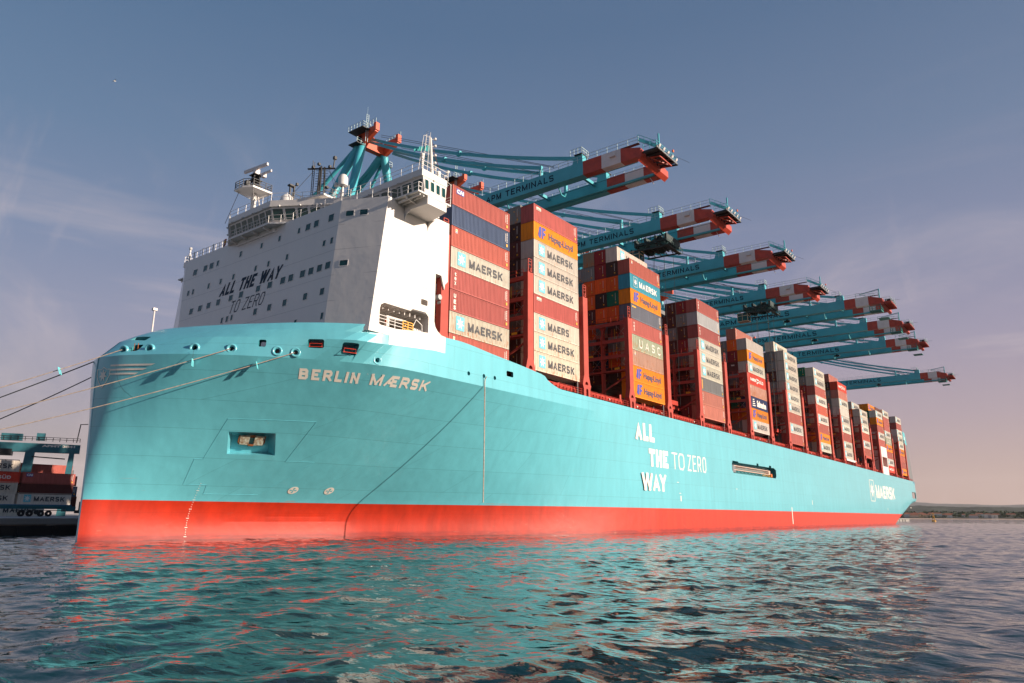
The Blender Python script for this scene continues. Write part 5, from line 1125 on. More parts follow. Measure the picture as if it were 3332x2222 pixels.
def crane_old():
    root = crane_common('quay crane nearest the bow with long turquoise boom over the white bridge', [2.1, -1.7, -5.5], -9.2, 1, GS)
    x0 = X0; gs = GS; e = x0+gs+GW
    q = MB(); q.prism([(x0-.1, -8.75, 62.1), (x0-.1, -9.5, 62.7), (x0-.1, -9.5, 61.5), (x0-.1, -8.75, 60.9)], (gs+GW+.2, 0, 0)); q.build('tip_beam', M_CRED, root)
    et = e; e = x0+7.6
    q = MB(); q.box(x0+.3, e-.3, -12.2, -9.6, 62.35, 62.5, 0)
    for i in range(6): q.bar((x0+.3+i*1.35, -9.5, 62.25), (x0+.3+i*1.5, -12.4, 62.25), .2, .3, 0)
    q.box(x0-.2, e+.2, -12.4, -12.2, 62.2, 62.5, 4)
    for i in range(5): q.lathe((x0+.6+i*1.6, -12.3, 62.9), (0,-.8,-.5), [(0,.1),(.35,.3),(.4,0)], 8, 1)
    q.rail([(x0, -9.8, 62.5), (x0, -12.2, 62.5), (e, -12.2, 62.5), (e, -9.8, 62.5)], 1.1, 2, 1.1, .03, 2)
    q.bar((x0+1.2,-12.1,62.5),(x0+1.2,-12.1,65.3),.22,.22,2); q.bar((x0+1.2,-12.1,65.3),(x0+1.6,-12.0,63.0),.12,.12,2); q.tube([(e-.8,-12.1,62.5),(e-.8,-12.1,64.4)],.05,4,2); q.box(e-1,e-.6,-12.2,-12,64.3,64.7,3)
    q.tube([(x0+3,-12.3,62.6),(e+1,-14.2,62.4)],.03,4,0); q.bar((x0-.6,-9.3,64.3),(x0+.8,-12,62.8),.14,.5,2)
    q.rail([(x0-.6,-9.2,64.2),(x0+.6,-12,62.6)],1.1,2,1.0,.03,2)
    q.build('tip_platform', [M_BLACK, M_CWHITE, M_CRANE, M_ORANGE, M_GREY], root)
    q = MB()
    for a, b in (((2.0,-10,61.9),(2.0,-11.8,61.6)), ((6.5,-10,61.9),(6.5,-11.8,61.6)), ((2.0,-11.8,61.6),(6.5,-11.8,61.6)), ((2.0,-10,61.9),(6.5,-11.8,61.6)), ((3.5,-10,61.9),(3.5,-11.8,61.6)), ((5,-10,61.9),(5,-11.8,61.6))): q.bar((x0+a[0], a[1], a[2]), (x0+b[0], b[1], b[2]), .18)
    q.build('tip_frame', M_CRED, root)
    q = MB(); q.bar((x0-.05,-4.6,ZTp-.3),(x0-.15,-4.4,63.2),.07,.07,0); q.box(x0-.5,x0,-4.6,-3.5,63.0,63.15,0); q.bar((x0+gs,-6.8,61.6),(x0+gs,-7.4,60.3),.22,.1,1)
    q.build('flood_lamp', [M_CWHITE, M_CWHITE], root)
    q = MB(); q.box(x0-.2, x0+2.1, 2.2, 3.8, ZTp+1.55, ZTp+1.7, 1); q.rail([(x0-.2,2.2,ZTp+1.7),(x0-.2,4.6,ZTp+1.7)],1.1,2,.8,.035); q.rail([(x0-.2,2.2,ZTp+1.7),(x0+2.1,2.2,ZTp+1.7)],1.1,2,.7,.035); q.box(x0+gs-.6,x0+gs+2.1,2.2,3.8,ZTp+1.55,ZTp+1.7,1); q.build('lug_platform', [M_RAIL, M_BLACK], root)
    return root
def crane_new():
    root = crane_common('fifth quay crane from the bow, first with hanging green cage at tip', [-13.6, -16.6, -20.0], -23.2, 1, 10.0)
    x0 = X0; gs = 10.0; e = x0+gs+GW
    q = MB(); q.prism([(x0-.1, -23.0, 63.1), (x0-.1, -23.6, 63.1), (x0-.1, -23.9, 61.2), (x0-.1, -23.2, 60.9)], (gs+GW+.2, 0, 0)); e = x0+8.0; q.box(x0, e, -25.8, -23.7, 61.7, 61.95); 
    for i in range(6): q.bar((x0+.3+i*1.45, -23.6, 61.5), (x0+.3+i*1.5, -25.9, 61.5), .25, .4)
    q.build('tip_beam', M_CRED, root)
    q = MB(); q.rail([(x0,-23.6,61.95),(x0,-25.7,61.95),(e,-25.7,61.95),(e,-23.6,61.95)],1.2,2,1.1,.035,0); q.bar((x0+.4,-22.9,63.2),(x0+.4,-22.9,66.0),.3,.3,2); q.bar((x0+.4,-22.9,65.9),(x0+.4,-17.8,65.2),.2,.25,0); q.bar((x0+.4,-17.8,65.2),(x0+.4,-20,64.2),.08,.08,0)
    q.box(x0+2,x0+6,-25.5,-24,62,63.1,1); q.tube([(e-1,-25.6,62),(e-1,-25.6,64.5)],.05,4,0); q.tube([(x0,-25.8,61.9),(x0-.2,-28,61.8)],.03,4,1)
    q.rail([(x0-.5,-17,ZTp),(x0-.5,-22.8,63.4)],1.2,2,1.1,.035,0)
    q.build('tip_platform', [M_RAIL, M_BLACK, M_CRANE], root)
    q = MB(); q.box(x0-.6,x0+2.6,-23.2,-20.2,59.6,59.75,0)
    for i in range(7): q.bar((x0-.6,-23.1+i*.48,59.5),(x0+2.6,-23.1+i*.48,59.5),.14,.2,0)
    for xx in (x0-.5,x0+2.5):
        for yy in (-23.1,-20.3): q.bar((xx,yy,59.6),(xx,yy,61.6),.1,.1,0)
    q.rail([(x0-.6,-20.2,59.7),(x0-.6,-23.2,59.7),(x0+2.6,-23.2,59.7)],1.1,2,.8,.035,0); q.box(x0+gs-.6,x0+gs+2.4,-23.2,-20.4,59.6,59.75,0)
    q.build('hanging_cage', [material('cage_green', (.03,.21,.19), .5), M_RAIL], root)
    q = MB(); q.box(x0-.2, x0+2.1, -12.6, -11.2, ZTp+1.6, ZTp+1.7, 1); q.rail([(x0-.2,-12.6,ZTp+1.7),(x0-.2,-10.6,ZTp+1.7)],1.1,2,.8,.035); q.rail([(x0-.2,-12.6,ZTp+1.7),(x0+2.1,-12.6,ZTp+1.7)],1.1,2,.7,.035)
    q.lathe((x0+2.2,3.5,61.2),(1,0,0),[(0,0),(0,.5),(.5,.5),(.5,0)],10,1); q.box(x0+1.8,x0+3.0,2.6,4.4,60.9,61.3,1); q.build('lug_platform', [M_RAIL, M_BLACK], root)
    return root
def trolley(root, dx, dyy, cab_dx=1.0, ropes=True):
    x0 = X0+dx; gs = GS; c = MB()
    c.box(x0+1.7, x0+gs-.2, 1.6+dyy, 9.3+dyy, 59.9, 60.3, 0)
    for yy in (1.8, 4.2, 6.6, 9.0): c.box(x0+1.6, x0+gs-.1, yy-.25+dyy, yy+.25+dyy, 59.6, 61.3, 0)
    for yy in (2.5, 5.2, 7.8): c.lathe((x0+2.4, yy+dyy, 59.9), (1,0,0), [(0,0),(0,.85),(.5,.85),(.5,0)], 12, 1); c.lathe((x0+gs-1.6, yy+dyy, 59.9), (1,0,0), [(0,0),(0,.85),(.5,.85),(.5,0)], 12, 1)
    for xx in (x0+1.9, x0+gs-.4): c.bar((xx, 1.6+dyy, 58.6), (xx, 9.3+dyy, 58.9), .25, .3, 0)
    c.box(x0+1.2, x0+gs+.3, 1.3+dyy, 2.2+dyy, 58.5, 58.65, 0); c.rail([(x0+1.2,1.2+dyy,58.65),(x0+gs+.3,1.2+dyy,58.65)],1.1,2,1.0,.035,1); c.rail([(x0+1.3,9.4+dyy,60.3),(x0+1.3,2+dyy,60.3)],1.1,2,1.0,.035,1); c.rail([(x0+1.6,2+dyy,58.6),(x0+1.6,9+dyy,59)],.9,2,1.3,.03,1)
    for i in range(5): c.bar((x0+1.8,2+i*1.6+dyy,60.3),(x0+gs-.3,3.2+i*1.4+dyy,59.0),.14,.14,0)
    for i in range(6): c.box(x0+2.2+i*.9, x0+2.8+i*.9, 3+(i*1.7)%5+dyy, 3.9+(i*1.7)%5+dyy, 60.3, 61.2, i % 2)
    t = c.build('trolley', [material('trolley_dark', (.022,.04,.04), .6), material('trolley_green', (.03,.09,.085), .6)], root)
    c = MB(); cx0, cy0 = x0+1.9, 8.2+dyy
    c.box(cx0, cx0+2.2, cy0, cy0+3.0, 58.9, 59.1, 0); c.box(cx0, cx0+2.2, cy0, cy0+3.0, 56.6, 56.8, 0)
    for xx in (cx0, cx0+2.05):
        for yy in (cy0, cy0+1.5, cy0+2.85): c.box(xx, xx+.15, yy, yy+.15, 56.8, 58.9, 0)
    c.box(cx0+.03, cx0+2.17, cy0+.03, cy0+2.97, 56.8, 58.2, 1); c.box(cx0, cx0+2.2, cy0, cy0+3.0, 58.15, 58.3, 0); c.box(cx0+.04, cx0+2.16, cy0+.04, cy0+2.96, 58.3, 58.9, 1)
    for yy in (cy0+.5, cy0+2.5): c.bar((cx0+1, yy, 59.1), (cx0+1.2, yy, 59.9), .2, .2, 2)
    c.build('operator_cab', [material('cab_cream', (.55,.36,.22), .5), M_GLASS, M_BLACK], t)
    if ropes:
        c = MB()
        for xx, yy in ((2.6,2.8),(2.6,7.6),(gs-1.2,2.8),(gs-1.2,7.6),(3.0,3.0),(gs-1.0,7.4)): c.tube([(x0+xx, yy+dyy, 59.8), (x0+xx+.1, yy+dyy+.1, 25.2)], .04, 4)
        c.build('hoist_cable', M_BLACK, t)
        c = MB(); c.box(x0+gs/2-5.6, x0+gs/2+7.2, 4.2+dyy, 6.4+dyy, 24.4, 25.0); c.box(x0+gs/2-.9, x0+gs/2+2.5, 3.2+dyy, 7.4+dyy, 25.0, 25.9); c.build('spreader', M_LBD, t)
    return t
c1 = crane_old()
def mk_old(dx, dy, lab):
    c = copy_tree(c1); c.location.x += dx; c.location.y += dy; c['label'] = lab; ORIG[c.name] = Vector((0,0,0)); return c
c2 = mk_old(31.1, .3, 'second quay crane from the bow, trolley and cab hanging below its boom')
c3 = mk_old(61.4, -1.6, 'third quay crane from the bow, its boom empty of any trolley')
c4 = mk_old(93.3, -1.0, 'fourth quay crane from the bow, dark trolley beneath its red striped boom')
def with_trolley(croot, dx, dy, **k):
    t = trolley(None, 0, 0, **k)
    t.parent = croot; t.matrix_parent_inverse = Matrix.Translation(-Vector((X0+GS/2+.8, 60, QZ)))
    return t
with_trolley(c2, 0, 0); with_trolley(c4, 0, 0)
c5 = crane_new(); c5.location.x += 117.4
NEWD = [(147.6, .2, 'sixth quay crane from the bow, with red boom tip and green cage'), (177.4, .4, 'seventh quay crane from the bow, second farthest of the row'), (252.5, 1.0, 'farthest quay crane near the stern, standing apart behind a gap')]
for dx, dy, lab in NEWD:
    c = copy_tree(c5); c.location.x += dx-117.4; c.location.y += dy; c['label'] = lab

# ------------------------------------------------------------------ quay, yard and what stands on it
q = MB(); q.box(-420, 600, QY, QY+2.2, -4, QZ, 0)
for i in range(92):
    x = -420+i*11; q.box(x, x+1.2, QY-.35, QY, -4, QZ-.5, 0)
q.box(-420, 600, QY-.45, QY+.6, QZ-.75, QZ+.02, 1)
o = q.build('quay_wall', [M_CONC, M_APRON]); tag(o, 'stained concrete quay wall with pale coping behind the bow', 'wall')
q = MB(); q.box(-38, -12, QY-.9, QY-.36, -2, QZ-.9, 0)
for i in range(6): q.box(-36+i*4.2, -34.5+i*4.2, QY-1.5, QY-.9, -.5, QZ-1.0, 0)
tag(q.build('fender_row', M_BLACK), 'dark rubber fenders along the quay wall at far left', 'fender')
q = MB(); q.box(-420, 600, QY+.6, 900, -4, QZ-.004); tag(q.build('quay_apron', M_APRON), kind='structure')
def yard_box(kind, x, y, z, label): container(kind, (x, y, z), label, 'containers stacked in the quay yard')
YB = 150.0
YK = [
 ('MW', 5.7, YB, 4.95, 'shaded cream container with star panel in left quay yard, middle of the picture edge'),
 ('br', 5.8, YB, 7.5, 'plain dark brown container on the cream one in the left quay yard'),
 ('RC', 6.0, YB, 10.1, 'brown container with white lettering patch on top of the left yard stack'),
 ('MW', -7.2, YB, 5.0, 'lowest cream container at left picture edge in the quay yard'),
 ('M', -7.0, YB, 7.55, 'cream container under the bright red one at left picture edge'),
 ('HS', -6.8, YB, 10.1, 'bright red container with white lettering at left picture edge'),
 ('M', -7.2, YB, 12.8, 'cream container topmost at the left picture edge'),
 ('RS', 12.0, 168.0, 13.3, 'sunlit red container rising behind the brown yard stack'),
 ('R', 13.6, 168.0, 10.4, 'sunlit pink-red container at right of the brown yard stack'),
 ('B', 14.0, 168.0, 7.5, 'grey-blue container low behind the yard stack, beside the bow'),
 ('br', 14.2, 168.0, 4.7, 'lowest dark red container behind the yard stack, beside the bow'),
 ('R', -.6, 168.0, 13.4, 'half shaded red container behind the cream one at far left'),
 ('MW', -3.5, 141.0, 2.12, 'white container standing on the ground behind the flat trailer'),
 ('gy', 21.0, 190.0, 13.2, 'grey container farthest back beside the bow edge'),
]
for kd, x, y, z, lab in YK: yard_box(kd, x, y, z, lab)
q = MB()                                               # plinth rows so the yard stacks stand on something: lower tiers
M_YG = material('yard_teal_shaded', (.018, .12, .15), .6, noise=.15)  # crane teal painted darker: the yard's shade is put into the colour
tr = thing('container_trailer', (0, 121, QZ), 'flat container trailer with dark wheels parked on the quay at far left', 'trailer')
q.box(-13, 6.5, 120, 122.5, 4.1, 4.5); q.box(-13, 7.2, 120.2, 120.5, 3.7, 4.1); q.box(5.5, 7.4, 119.9, 122.6, 3.2, 4.3); q.build('chassis', M_YG, tr)
for x in (-3.2, -1.6, .6, 2.1):
    w = MB(); w.lathe((x, 119.9, 2.75), (0,1,0), [(0,.2),(0,.62),(.08,.66),(.5,.66),(.6,.3)], 16); w.build('wheel', M_TYRE, tr)
q = MB(); q.lathe((-.4,119.85,3.0),(0,1,0),[(0,0),(0,.5),(.05,0)],12); q.box(-5,4.6,119.88,119.95,3.35,3.5); q.build('mudguard', M_DARK, tr)
q = MB(); q.box(-13, 6.8, 120.6, 123.0, 4.5, 4.65, 0); o = q.build('tarpaulin', material('blue_sheet', (.03,.14,.28), .6), tr)
rs = thing('terminal_tractor', (11, 118, QZ), 'red and black terminal tractor beside the bow on the quay', 'vehicle')
q = MB(); q.box(7.2, 15.5, 117.5, 120, 2.8, 3.5); q.box(8.0, 9.4, 117.3, 120, 3.4, 5.4); q.build('chassis', M_BLACK, rs)
q = MB(); q.prism([(9.5,117.2,3.9),(13.0,117.2,3.9),(13.6,117.2,5.3),(9.6,117.2,5.3)], (0,2.6,0)); q.build('body', material('vehicle_red', (.35,.012,.015), .4), rs)
q = MB(); q.box(9.1,9.45,117.15,117.3,3.7,4.8); q.build('warning_panel', M_YEL, rs)
for x in (8.5, 12.2, 14):
    w = MB(); w.lathe((x, 117.3, 2.65), (0,1,0), [(0,.2),(0,.5),(.08,.55),(.5,.55),(.6,.3)], 14); w.build('wheel', M_TYRE, rs)
# rubber-tyred yard gantry behind the stacks
YG = 165.0; M_YG = material('yard_teal_shaded', (.018, .12, .15), .6, noise=.15)  # gantry teal with its shade mixed into the paint colour
gt = thing('yard_gantry', (10, YG, QZ), 'turquoise yard gantry crane behind the stacked containers at left', 'crane')
q = MB()
for x0_, x1_ in ((9.6, 12.2), (19.8, 22.0)):
    l = MB(); l.prism([(x0_, YG, 2.2), (x1_, YG, 2.2), (x1_+.5 if x0_ < 15 else x1_, YG, 19.59), (x0_+1.0, YG, 19.59)], (0, 1.4, 0)); l.build('leg', M_YG, gt)
q.box(-14, 23.2, YG, YG+1.5, 19.6, 22.0, 0); q.build('girder', M_YG, gt)
q = MB(); q.box(4.6, 9.4, YG-.1, YG+1.6, 22.6, 24.4); q.box(-6, 3, YG-.2, YG+2, 22.6, 23.4); q.box(12.6,14.6,YG,YG+1,22.8,24.8)
for i in range(8): q.box(-8+i*2.1, -7+i*2.1, YG-.2, YG+1.2, 22.6, 23.2+((i*37)%10)*.1)
q.build('winch_house', M_YG, gt)
q = MB(); q.rail([(-14,YG-.2,22.6),(23,YG-.2,22.6)],1.1,2,1.6,.06); q.bar((22.2,YG,22.6),(22.6,YG,27.8),.25); q.bar((22.6,YG,27.7),(24.4,YG,27.9),.2,.2); q.bar((12.2,YG,18.4),(20,YG,18.0),.3); q.rail([(-12,YG,16.4),(9.6,YG,16)],1.3,2,3,.08); q.build('gantry_rail', M_BLACK, gt)
q = MB(); q.box(3.0,7.6,YG-1.2,YG+2.6,18.6,20.2); q.box(1,3,YG-1,YG+1.5,17.2,18.8); q.build('trolley', M_BLACK, gt)
q = MB(); put_text(q, 'APMT 2841', lambda u, v: (14.2+7.8*u, YG-.03, 21.1+.6*v), .05); q.build('girder_lettering', M_LETTERW, gt)
gt.rotation_euler.z = R(-24); gt.location.z -= .6
# mooring bollards (outside the frame to the left) and the ropes that run to them
def rope(F, G, sag, mat_, label, r=.045):
    p, g_ = Vector(F), Vector(G); K = 28; m = MB(); m.tube([p.lerp(g_, i/K)-Z3*(sag*4*(i/K)*(1-i/K)) for i in range(K+1)], r, 6)
    o = m.build('mooring_rope', mat_); return tag(o, label, 'rope', 'mooring ropes from the bow')
BOLL = Vector((-67.5, 51.2, QZ+.35)); B2 = Vector((-68.5, 51.2, QZ+.35))
F1, F3, F4 = Vector((-30.55, 18.6, 19.6)), Vector((-24.05, 8.7, 19.55)), Vector((-19.15, 4.4, 19.45))
rope(F1, BOLL, 1.0, M_ROPE, 'pale mooring rope from the foremost port fairlead, uppermost of three')
rope(F3, B2, 1.5, M_ROPE, 'pale mooring rope from the fourth fairlead, middle of three pale ropes')
rope(F4, B2+Vector((.4,0,0)), 2.0, M_ROPE, 'pale mooring rope with teal disc, lowest of three pale ropes')
rope((-30.6, 23.6, 19.2), (-60, 51.2, 2.6), 1.0, M_ROPED, 'dark mooring rope running behind the stem, upper of two', .06)
rope((-27.0, 32.0, 19.2), (-52, 51.2, 2.6), 1.0, M_ROPED, 'dark mooring rope running behind the stem, lower of two', .06)
for x in (-68, -60, -52):
    q = MB(); q.lathe((x, 51.2, QZ), (0,0,1), [(0,.35),(.3,.25),(.55,.28),(.65,.4),(.75,.35),(.78,0)], 12); tag(q.build('bollard', M_BLACK), 'black mooring bollard on the quay edge ahead of the bow', 'bollard', 'bollards on the quay edge')
m = MB(); m.tube([(6.3,-.95,20.2),(6.3,-.72,19.9),(6.28,-.68,19.5),(6.3,-.70,12),(6.25,-.70,4.3)], .07, 6); tag(m.build('hanging_rope', M_ROPE), 'single rope hanging straight down the hull from a fairlead', 'rope')
def guard(F, G, t, sag, label):
    P = Vector(F).lerp(Vector(G), t)-Z3*(sag*4*t*(1-t)); d = (Vector(G)-Vector(F)).normalized(); a = Vector((d.y, -d.x, 0)).normalized(); b = a.cross(d)
    if b.z < 0: b = -b
    m = MB(); m.prism([P+a*x+b*z for x, z in ((-.32,.25),(.32,.25),(.32,-.55),(.08,-.55),(.08,-.02),(-.08,-.02),(-.08,-.55),(-.32,-.55))], d*.03)
    return tag(m.build('rat_guard', M_GUARD), label, 'rat guard', 'rat guards on the mooring ropes')
guard(F1, BOLL, .115, 1.0, 'small pale teal plate on the rope nearest the stem')
guard(F4, B2, .055, 2.0, 'small pale teal plate on the lowest rope near its fairlead')
g_ = guard(Vector((-26.6, 11.2, 18.1)), Vector((-66, 50, 16)), .0, 0, 'small pale teal plate hanging on a thin line below the third fairlead')
q = MB(); q.tube([(-26.5, 11.5, 19.3), (-26.6, 11.25, 18.2)], .015, 4); q.build('line', M_ROPED, None); ln = bpy.data.objects['line']; attach(ln, g_)
# gulls
for i, (px, Y, z) in enumerate(((95, 30, 78), (130, 20, 66), (-20, 60, 74))):
    m = MB(); c = Vector((px, Y, z))
    m.lathe(c-Vector((.25,0,0)), (1,0,.1), [(0,0),(.1,.06),(.25,.09),(.42,.05),(.55,0)], 8)
    for s in (-1, 1): m.add([c+Vector((.1,0,.03)), c+Vector((-.12,0,.03)), c+Vector((-.05,s*.35,.16)), c+Vector((.08,s*.35,.16)), c+Vector((-.15,s*.68,.06))], [(0,1,2,3),(2,4,3)])
    tag(m.build('gull', M_PW), ['small gull flying over the right part of the sky', 'small gull flying low at right beyond the booms', 'small gull flying above the radar mast'][i], 'bird', 'gulls in the sky')

# ------------------------------------------------------------------ far shore
def vnoise(x, y, seed=0):
    xi, yi = np.floor(x).astype(int), np.floor(y).astype(int); fx, fy_ = x-xi, y-yi; fx = fx*fx*(3-2*fx); fy_ = fy_*fy_*(3-2*fy_)
    h = lambda a, b: np.modf(np.abs(np.sin(a*127.1+b*311.7+seed*17.3)*43758.5453))[0]
    return (h(xi,yi)*(1-fx)+h(xi+1,yi)*fx)*(1-fy_)+(h(xi,yi+1)*(1-fx)+h(xi+1,yi+1)*fx)*fy_
def fbm(x, y, o=5, s=0):
    v = 0; a = .5
    for i in range(o): v = v+a*vnoise(x*2**i, y*2**i, s+i); a *= .5
    return v
def terrain(name, r0, r1, a0, a1, nr, na, hf, mats):
    rr = r0*(r1/r0)**np.linspace(0, 1, nr); aa = np.linspace(a0, a1, na); A, RR = np.meshgrid(aa, rr)
    X = CAMP.x+RR*np.sin(A); Y = CAMP.y+RR*np.cos(A); Zz = hf(X, Y, RR, A)
    me = bpy.data.meshes.new(name); v = np.stack([X, Y, Zz], -1).reshape(-1, 3); me.vertices.add(len(v)); me.vertices.foreach_set('co', v.ravel())
    i, j = np.meshgrid(np.arange(nr-1), np.arange(na-1), indexing='ij'); b = i*na+j; f = np.stack([b, b+1, b+na+1, b+na], -1).reshape(-1, 4)
    me.loops.add(f.size); me.polygons.add(len(f)); me.loops.foreach_set('vertex_index', f.ravel().astype(np.int32)); me.polygons.foreach_set('loop_start', np.arange(0, f.size, 4, dtype=np.int32)); me.update(calc_edges=True)
    me.materials.append(mats); o = bpy.data.objects.new(name, me); COL.objects.link(o); return tag(o, kind='structure')
M_HILL = material('scrub_hill', (.040,.047,.034), .95, noise=.6, nscale=.02)
M_MTN = material('far_mountain', (.07,.075,.07), .95, noise=.2, nscale=.001)
sstep = lambda t: np.clip(t, 0, 1)**2*(3-2*np.clip(t, 0, 1))
RS = 1750.0
terrain('beach', RS, RS+90, R(72), R(118), 8, 200, lambda X, Y, r, a: -.4+(r-RS)/90*2.6+fbm(X/30, Y/30, 3)*.6, M_SAND)
terrain('hills', RS+60, 5200, R(66), R(122), 160, 700, lambda X, Y, r, a: 2.0+sstep((r-RS-60)/1400)*(20+8*np.sin(a*9+1.2)-30*(a-R(86)))+fbm(X/240, Y/240, 5)*16*sstep((r-RS)/700)+fbm(X/26, Y/26, 4)*7*sstep((r-RS-40)/120)-sstep((r-3600)/1600)*60, M_HILL)
terrain('mountains', 11000, 19000, R(60), R(128), 40, 260, lambda X, Y, r, a: sstep((r-11000)/4500)*(170+50*np.sin(a*13+.4)+35*np.sin(a*31+2)+fbm(X/1600, Y/1600, 5)*150)-sstep((r-16500)/2500)*300, M_MTN)
def polar(a_deg, r, z=0): a = R(a_deg); return Vector((CAMP.x+r*math.sin(a), CAMP.y+r*math.cos(a), z))
M_ROOF = material('roof_tile', (.36,.13,.07), .8, noise=.2); M_WALLS = [material('house_white', (.72,.68,.60), .8), material('house_cream', (.62,.50,.36), .8), material('house_grey', (.38,.38,.38), .8)]
rnd = random.Random(5)
HW = ['white', 'cream', 'grey']; HP = ['low', 'tall', 'wide', 'narrow', 'long', 'small']
hl = 0
for i in range(38):
    a = rnd.choice((rnd.uniform(80.2, 83.2), rnd.uniform(80.2, 88.2))); r = RS+rnd.uniform(55, 190); w, d, h = rnd.uniform(7, 20), rnd.uniform(7, 12), rnd.uniform(3.2, 6.5)
    P = polar(a, r, 2.5+(r-RS)*.02); ci = rnd.choice((0,0,0,1,1,2)); hr = thing('beach_house', P, f'{HW[ci]} house with tiled roof among trees on the far shore', 'house', 'houses along the far beach')
    ca, sa = math.cos(-R(a)), math.sin(-R(a)); T = lambda x, y, z: P+Vector((x*ca-y*sa, x*sa+y*ca, z))
    m = MB(); m.add([T(-w/2,-d/2,-3),T(w/2,-d/2,-3),T(w/2,d/2,-3),T(-w/2,d/2,-3),T(-w/2,-d/2,h),T(w/2,-d/2,h),T(w/2,d/2,h),T(-w/2,d/2,h)], [(0,1,5,4),(1,2,6,5),(2,3,7,6),(3,0,4,7),(4,5,6,7)]); m.build('wall', M_WALLS[ci], hr)
    m = MB(); m.add([T(-w/2-.4,-d/2-.4,h+.02),T(w/2+.4,-d/2-.4,h+.02),T(w/2+.4,d/2+.4,h+.02),T(-w/2-.4,d/2+.4,h+.02),T(-w/2+2,0,h+2.2),T(w/2-2,0,h+2.2)], [(0,1,5,4),(1,2,5),(2,3,4,5),(3,0,4),(3,2,1,0)]); m.build('roof', M_ROOF, hr)
# wooded strip behind the beach
def leafy(m, c, rr, n, rnd):
    for _ in range(n):
        u = Vector((rnd.gauss(0,1), rnd.gauss(0,1), rnd.gauss(0,.7))); u = u.normalized()*rnd.uniform(.45, 1); p = c+Vector((u.x*rr, u.y*rr, u.z*rr*.75)); s = rr*rnd.uniform(.16, .34)
        a = Vector((rnd.gauss(0,1), rnd.gauss(0,1), rnd.gauss(0,1))).normalized(); b = a.orthogonal().normalized(); c2_ = a.cross(b); m.add([p+b*s, p+c2_*s, p-b*s, p-c2_*s], [(0,1,2,3)], rnd.choice((0,0,1)))
m = MB()
for i in range(620):
    a = rnd.uniform(79.5, 92); r = RS+rnd.uniform(60, 520); rr = rnd.uniform(3, 6)*(1 if r < RS+250 else 1.2); leafy(m, polar(a, r, 2+(r-RS)*.022+rr*.5), rr, 26, rnd)
tag(m.build('coastal_wood', [material('tree_dark', (.022,.045,.018), .9), material('tree_mid', (.05,.075,.028), .9)]), 'belt of dark trees and shrubs behind the far beach', 'wood', kind='stuff')
# channel buoy
by = polar(math.degrees(math.atan2(0.9935, .114))-1.3, 640); b = thing('channel_buoy', by, 'small yellow channel buoy floating off the far beach', 'buoy')
m = MB(); m.lathe(by, (0,0,1), [(-.8,.6),(-.3,1.5),(.6,1.5),(.8,1.2),(.85,0)], 16); m.build('float_body', M_YEL, b)
m = MB()
for i in range(4):
    t_ = math.pi/4+i*math.pi/2; m.bar(by+Vector((1.1*math.cos(t_),1.1*math.sin(t_),.8)), by+Vector((.35*math.cos(t_),.35*math.sin(t_),4.6)), .22)
m.box(by.x-.5,by.x+.5,by.y-.5,by.y+.5,2.2,3.8); m.bar(by+Vector((-.6,-.6,5.9)), by+Vector((.6,.6,5.0)), .3); m.bar(by+Vector((.6,-.6,5.0)), by+Vector((-.6,.6,5.9)), .3); m.build('tower', M_YEL, b)

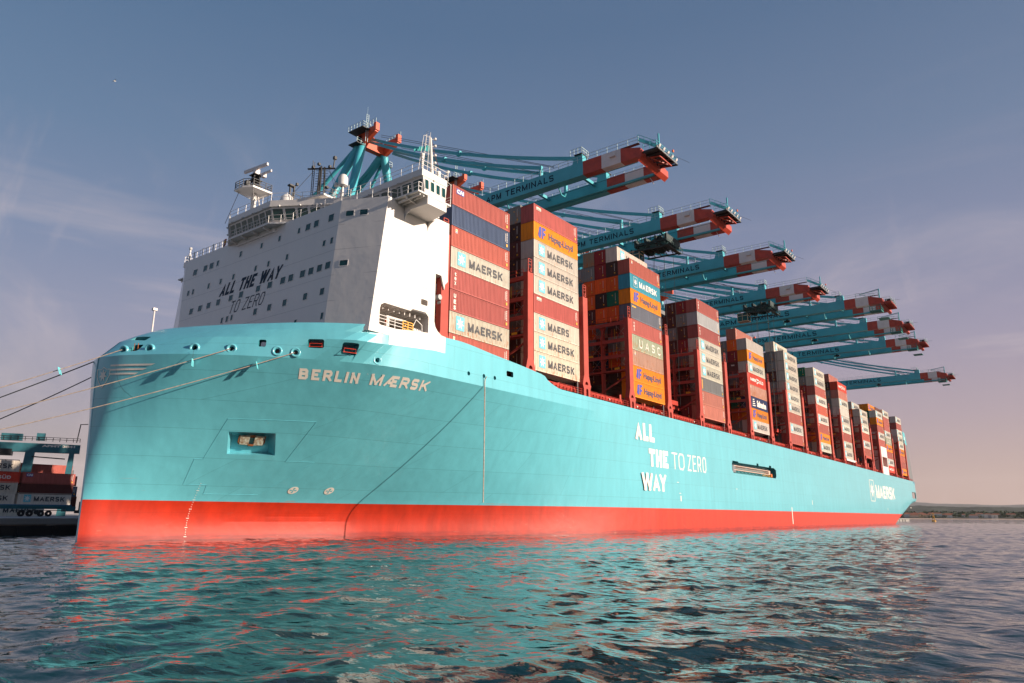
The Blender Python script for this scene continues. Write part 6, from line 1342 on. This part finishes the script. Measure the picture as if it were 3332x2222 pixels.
# ------------------------------------------------------------------ water
def water():
    rr = np.concatenate([6*(420/6)**np.linspace(0, 1, 900), 420*(18500/420)**np.linspace(0, 1, 130)[1:]]); na_f, na_b = 900, 60
    aa = np.concatenate([np.linspace(R(8), R(97), na_f), np.linspace(R(97), R(368), na_b)[1:]]); A, RR = np.meshgrid(aa, rr)
    X = CAMP.x+RR*np.sin(A); Y = CAMP.y+RR*np.cos(A)
    rs = np.random.RandomState(11); Zz = np.zeros_like(X); DX = np.zeros_like(X); DY = np.zeros_like(X)
    for lam0, n, slope, dirc, spread in WAVES:
        for _ in range(n):
            lam = lam0*rs.uniform(.72, 1.35); th = R(dirc)+rs.normal(0, R(spread)); kx, ky = math.cos(th)*2*math.pi/lam, math.sin(th)*2*math.pi/lam; ph = rs.uniform(0, 6.28)
            amp = slope*lam/(2*math.pi)/math.sqrt(n)*rs.uniform(.6, 1.3); fade = np.clip(1.6-RR*.0052*2.2/lam, 0, 1)
            p = kx*X+ky*Y+ph; Zz += amp*fade*np.sin(p); q_ = amp*fade*np.cos(p)*.7; DX += q_*math.cos(th); DY += q_*math.sin(th)
    # the swell comes in groups, with calmer patches between
    env = .55+.9*fbm(X/14+3, Y/14+9, 3, 4); Zz *= env
    X = X+DX*env; Y = Y+DY*env
    v = np.stack([X, Y, Zz], -1).reshape(-1, 3); nr, na = A.shape
    me = bpy.data.meshes.new('water'); me.vertices.add(len(v)+1); me.vertices.foreach_set('co', np.concatenate([v.ravel(), [CAMP.x, CAMP.y, 0]]))
    i, j = np.meshgrid(np.arange(nr-1), np.arange(na-1), indexing='ij'); b = i*na+j; f = np.stack([b, b+1, b+na+1, b+na], -1).reshape(-1, 4)[:, ::-1]
    me.loops.add(f.size); me.polygons.add(len(f)); me.loops.foreach_set('vertex_index', f.ravel().astype(np.int32)); me.polygons.foreach_set('loop_start', np.arange(0, f.size, 4, dtype=np.int32))
    me.polygons.foreach_set('use_smooth', [True]*len(f)); me.update(calc_edges=True)
    m = bpy.data.materials.new('sea_water'); m.use_nodes = True; t = m.node_tree; nd = t.nodes; lk = t.links; bs = nd['Principled BSDF']
    bs.inputs['Base Color'].default_value = (.002, .028, .033, 1); bs.inputs['Roughness'].default_value = .04; bs.inputs['IOR'].default_value = 1.34; bs.inputs['Specular IOR Level'].default_value = .5
    c = nd.new('ShaderNodeTexCoord'); mp_ = nd.new('ShaderNodeMapping'); mp_.inputs['Rotation'].default_value = (0, 0, R(35)); mp_.inputs['Scale'].default_value = (1, .62, 1); lk.new(c.outputs['Object'], mp_.inputs[0])
    hs = []
    for sc_, w_, det in ((.55, .9, 2), (1.7, .42, 2), (6.0, .05, 3)):
        n_ = nd.new('ShaderNodeTexNoise'); n_.inputs['Scale'].default_value = sc_; n_.inputs['Detail'].default_value = det; n_.inputs['Roughness'].default_value = .45; n_.inputs['Distortion'].default_value = .4; lk.new(mp_.outputs[0], n_.inputs['Vector'])
        k_ = nd.new('ShaderNodeMath'); k_.operation = 'MULTIPLY'; k_.inputs[1].default_value = w_; lk.new(n_.outputs['Fac'], k_.inputs[0]); hs.append(k_)
    s1 = nd.new('ShaderNodeMath'); lk.new(hs[0].outputs[0], s1.inputs[0]); lk.new(hs[1].outputs[0], s1.inputs[1]); s2 = nd.new('ShaderNodeMath'); lk.new(s1.outputs[0], s2.inputs[0]); lk.new(hs[2].outputs[0], s2.inputs[1])
    bp = nd.new('ShaderNodeBump'); bp.inputs['Strength'].default_value = 1.0; bp.inputs['Distance'].default_value = WBUMP; lk.new(s2.outputs[0], bp.inputs['Height']); lk.new(bp.outputs[0], bs.inputs['Normal'])
    me.materials.append(m); o = bpy.data.objects.new('water', me); COL.objects.link(o); return tag(o, kind='structure')
# (wavelength m, how many, slope, travel direction deg, spread deg)
WAVES = [(8.0, 7, .042, 60, 28), (2.8, 12, .10, 80, 40), (1.2, 18, .11, 70, 55), (.55, 20, .05, 60, 70)]
WBUMP = .18
water()

HAZE = .00002
# ------------------------------------------------------------------ air: even haze round the whole place
q = MB(); q.box(-20000, 20000, -20000, 20000, -5.2, 900); hz_o = q.build('haze', None or material('haze_air', (1,1,1))); tag(hz_o, kind='stuff')
m_ = MATS['haze_air']; t_ = m_.node_tree; t_.nodes.remove(t_.nodes['Principled BSDF']); pv = t_.nodes.new('ShaderNodeVolumePrincipled'); pv.inputs['Color'].default_value = (.93, .88, .90, 1); pv.inputs['Density'].default_value = HAZE; pv.inputs['Anisotropy'].default_value = .2
t_.links.new(pv.outputs[0], t_.nodes['Material Output'].inputs['Volume'])
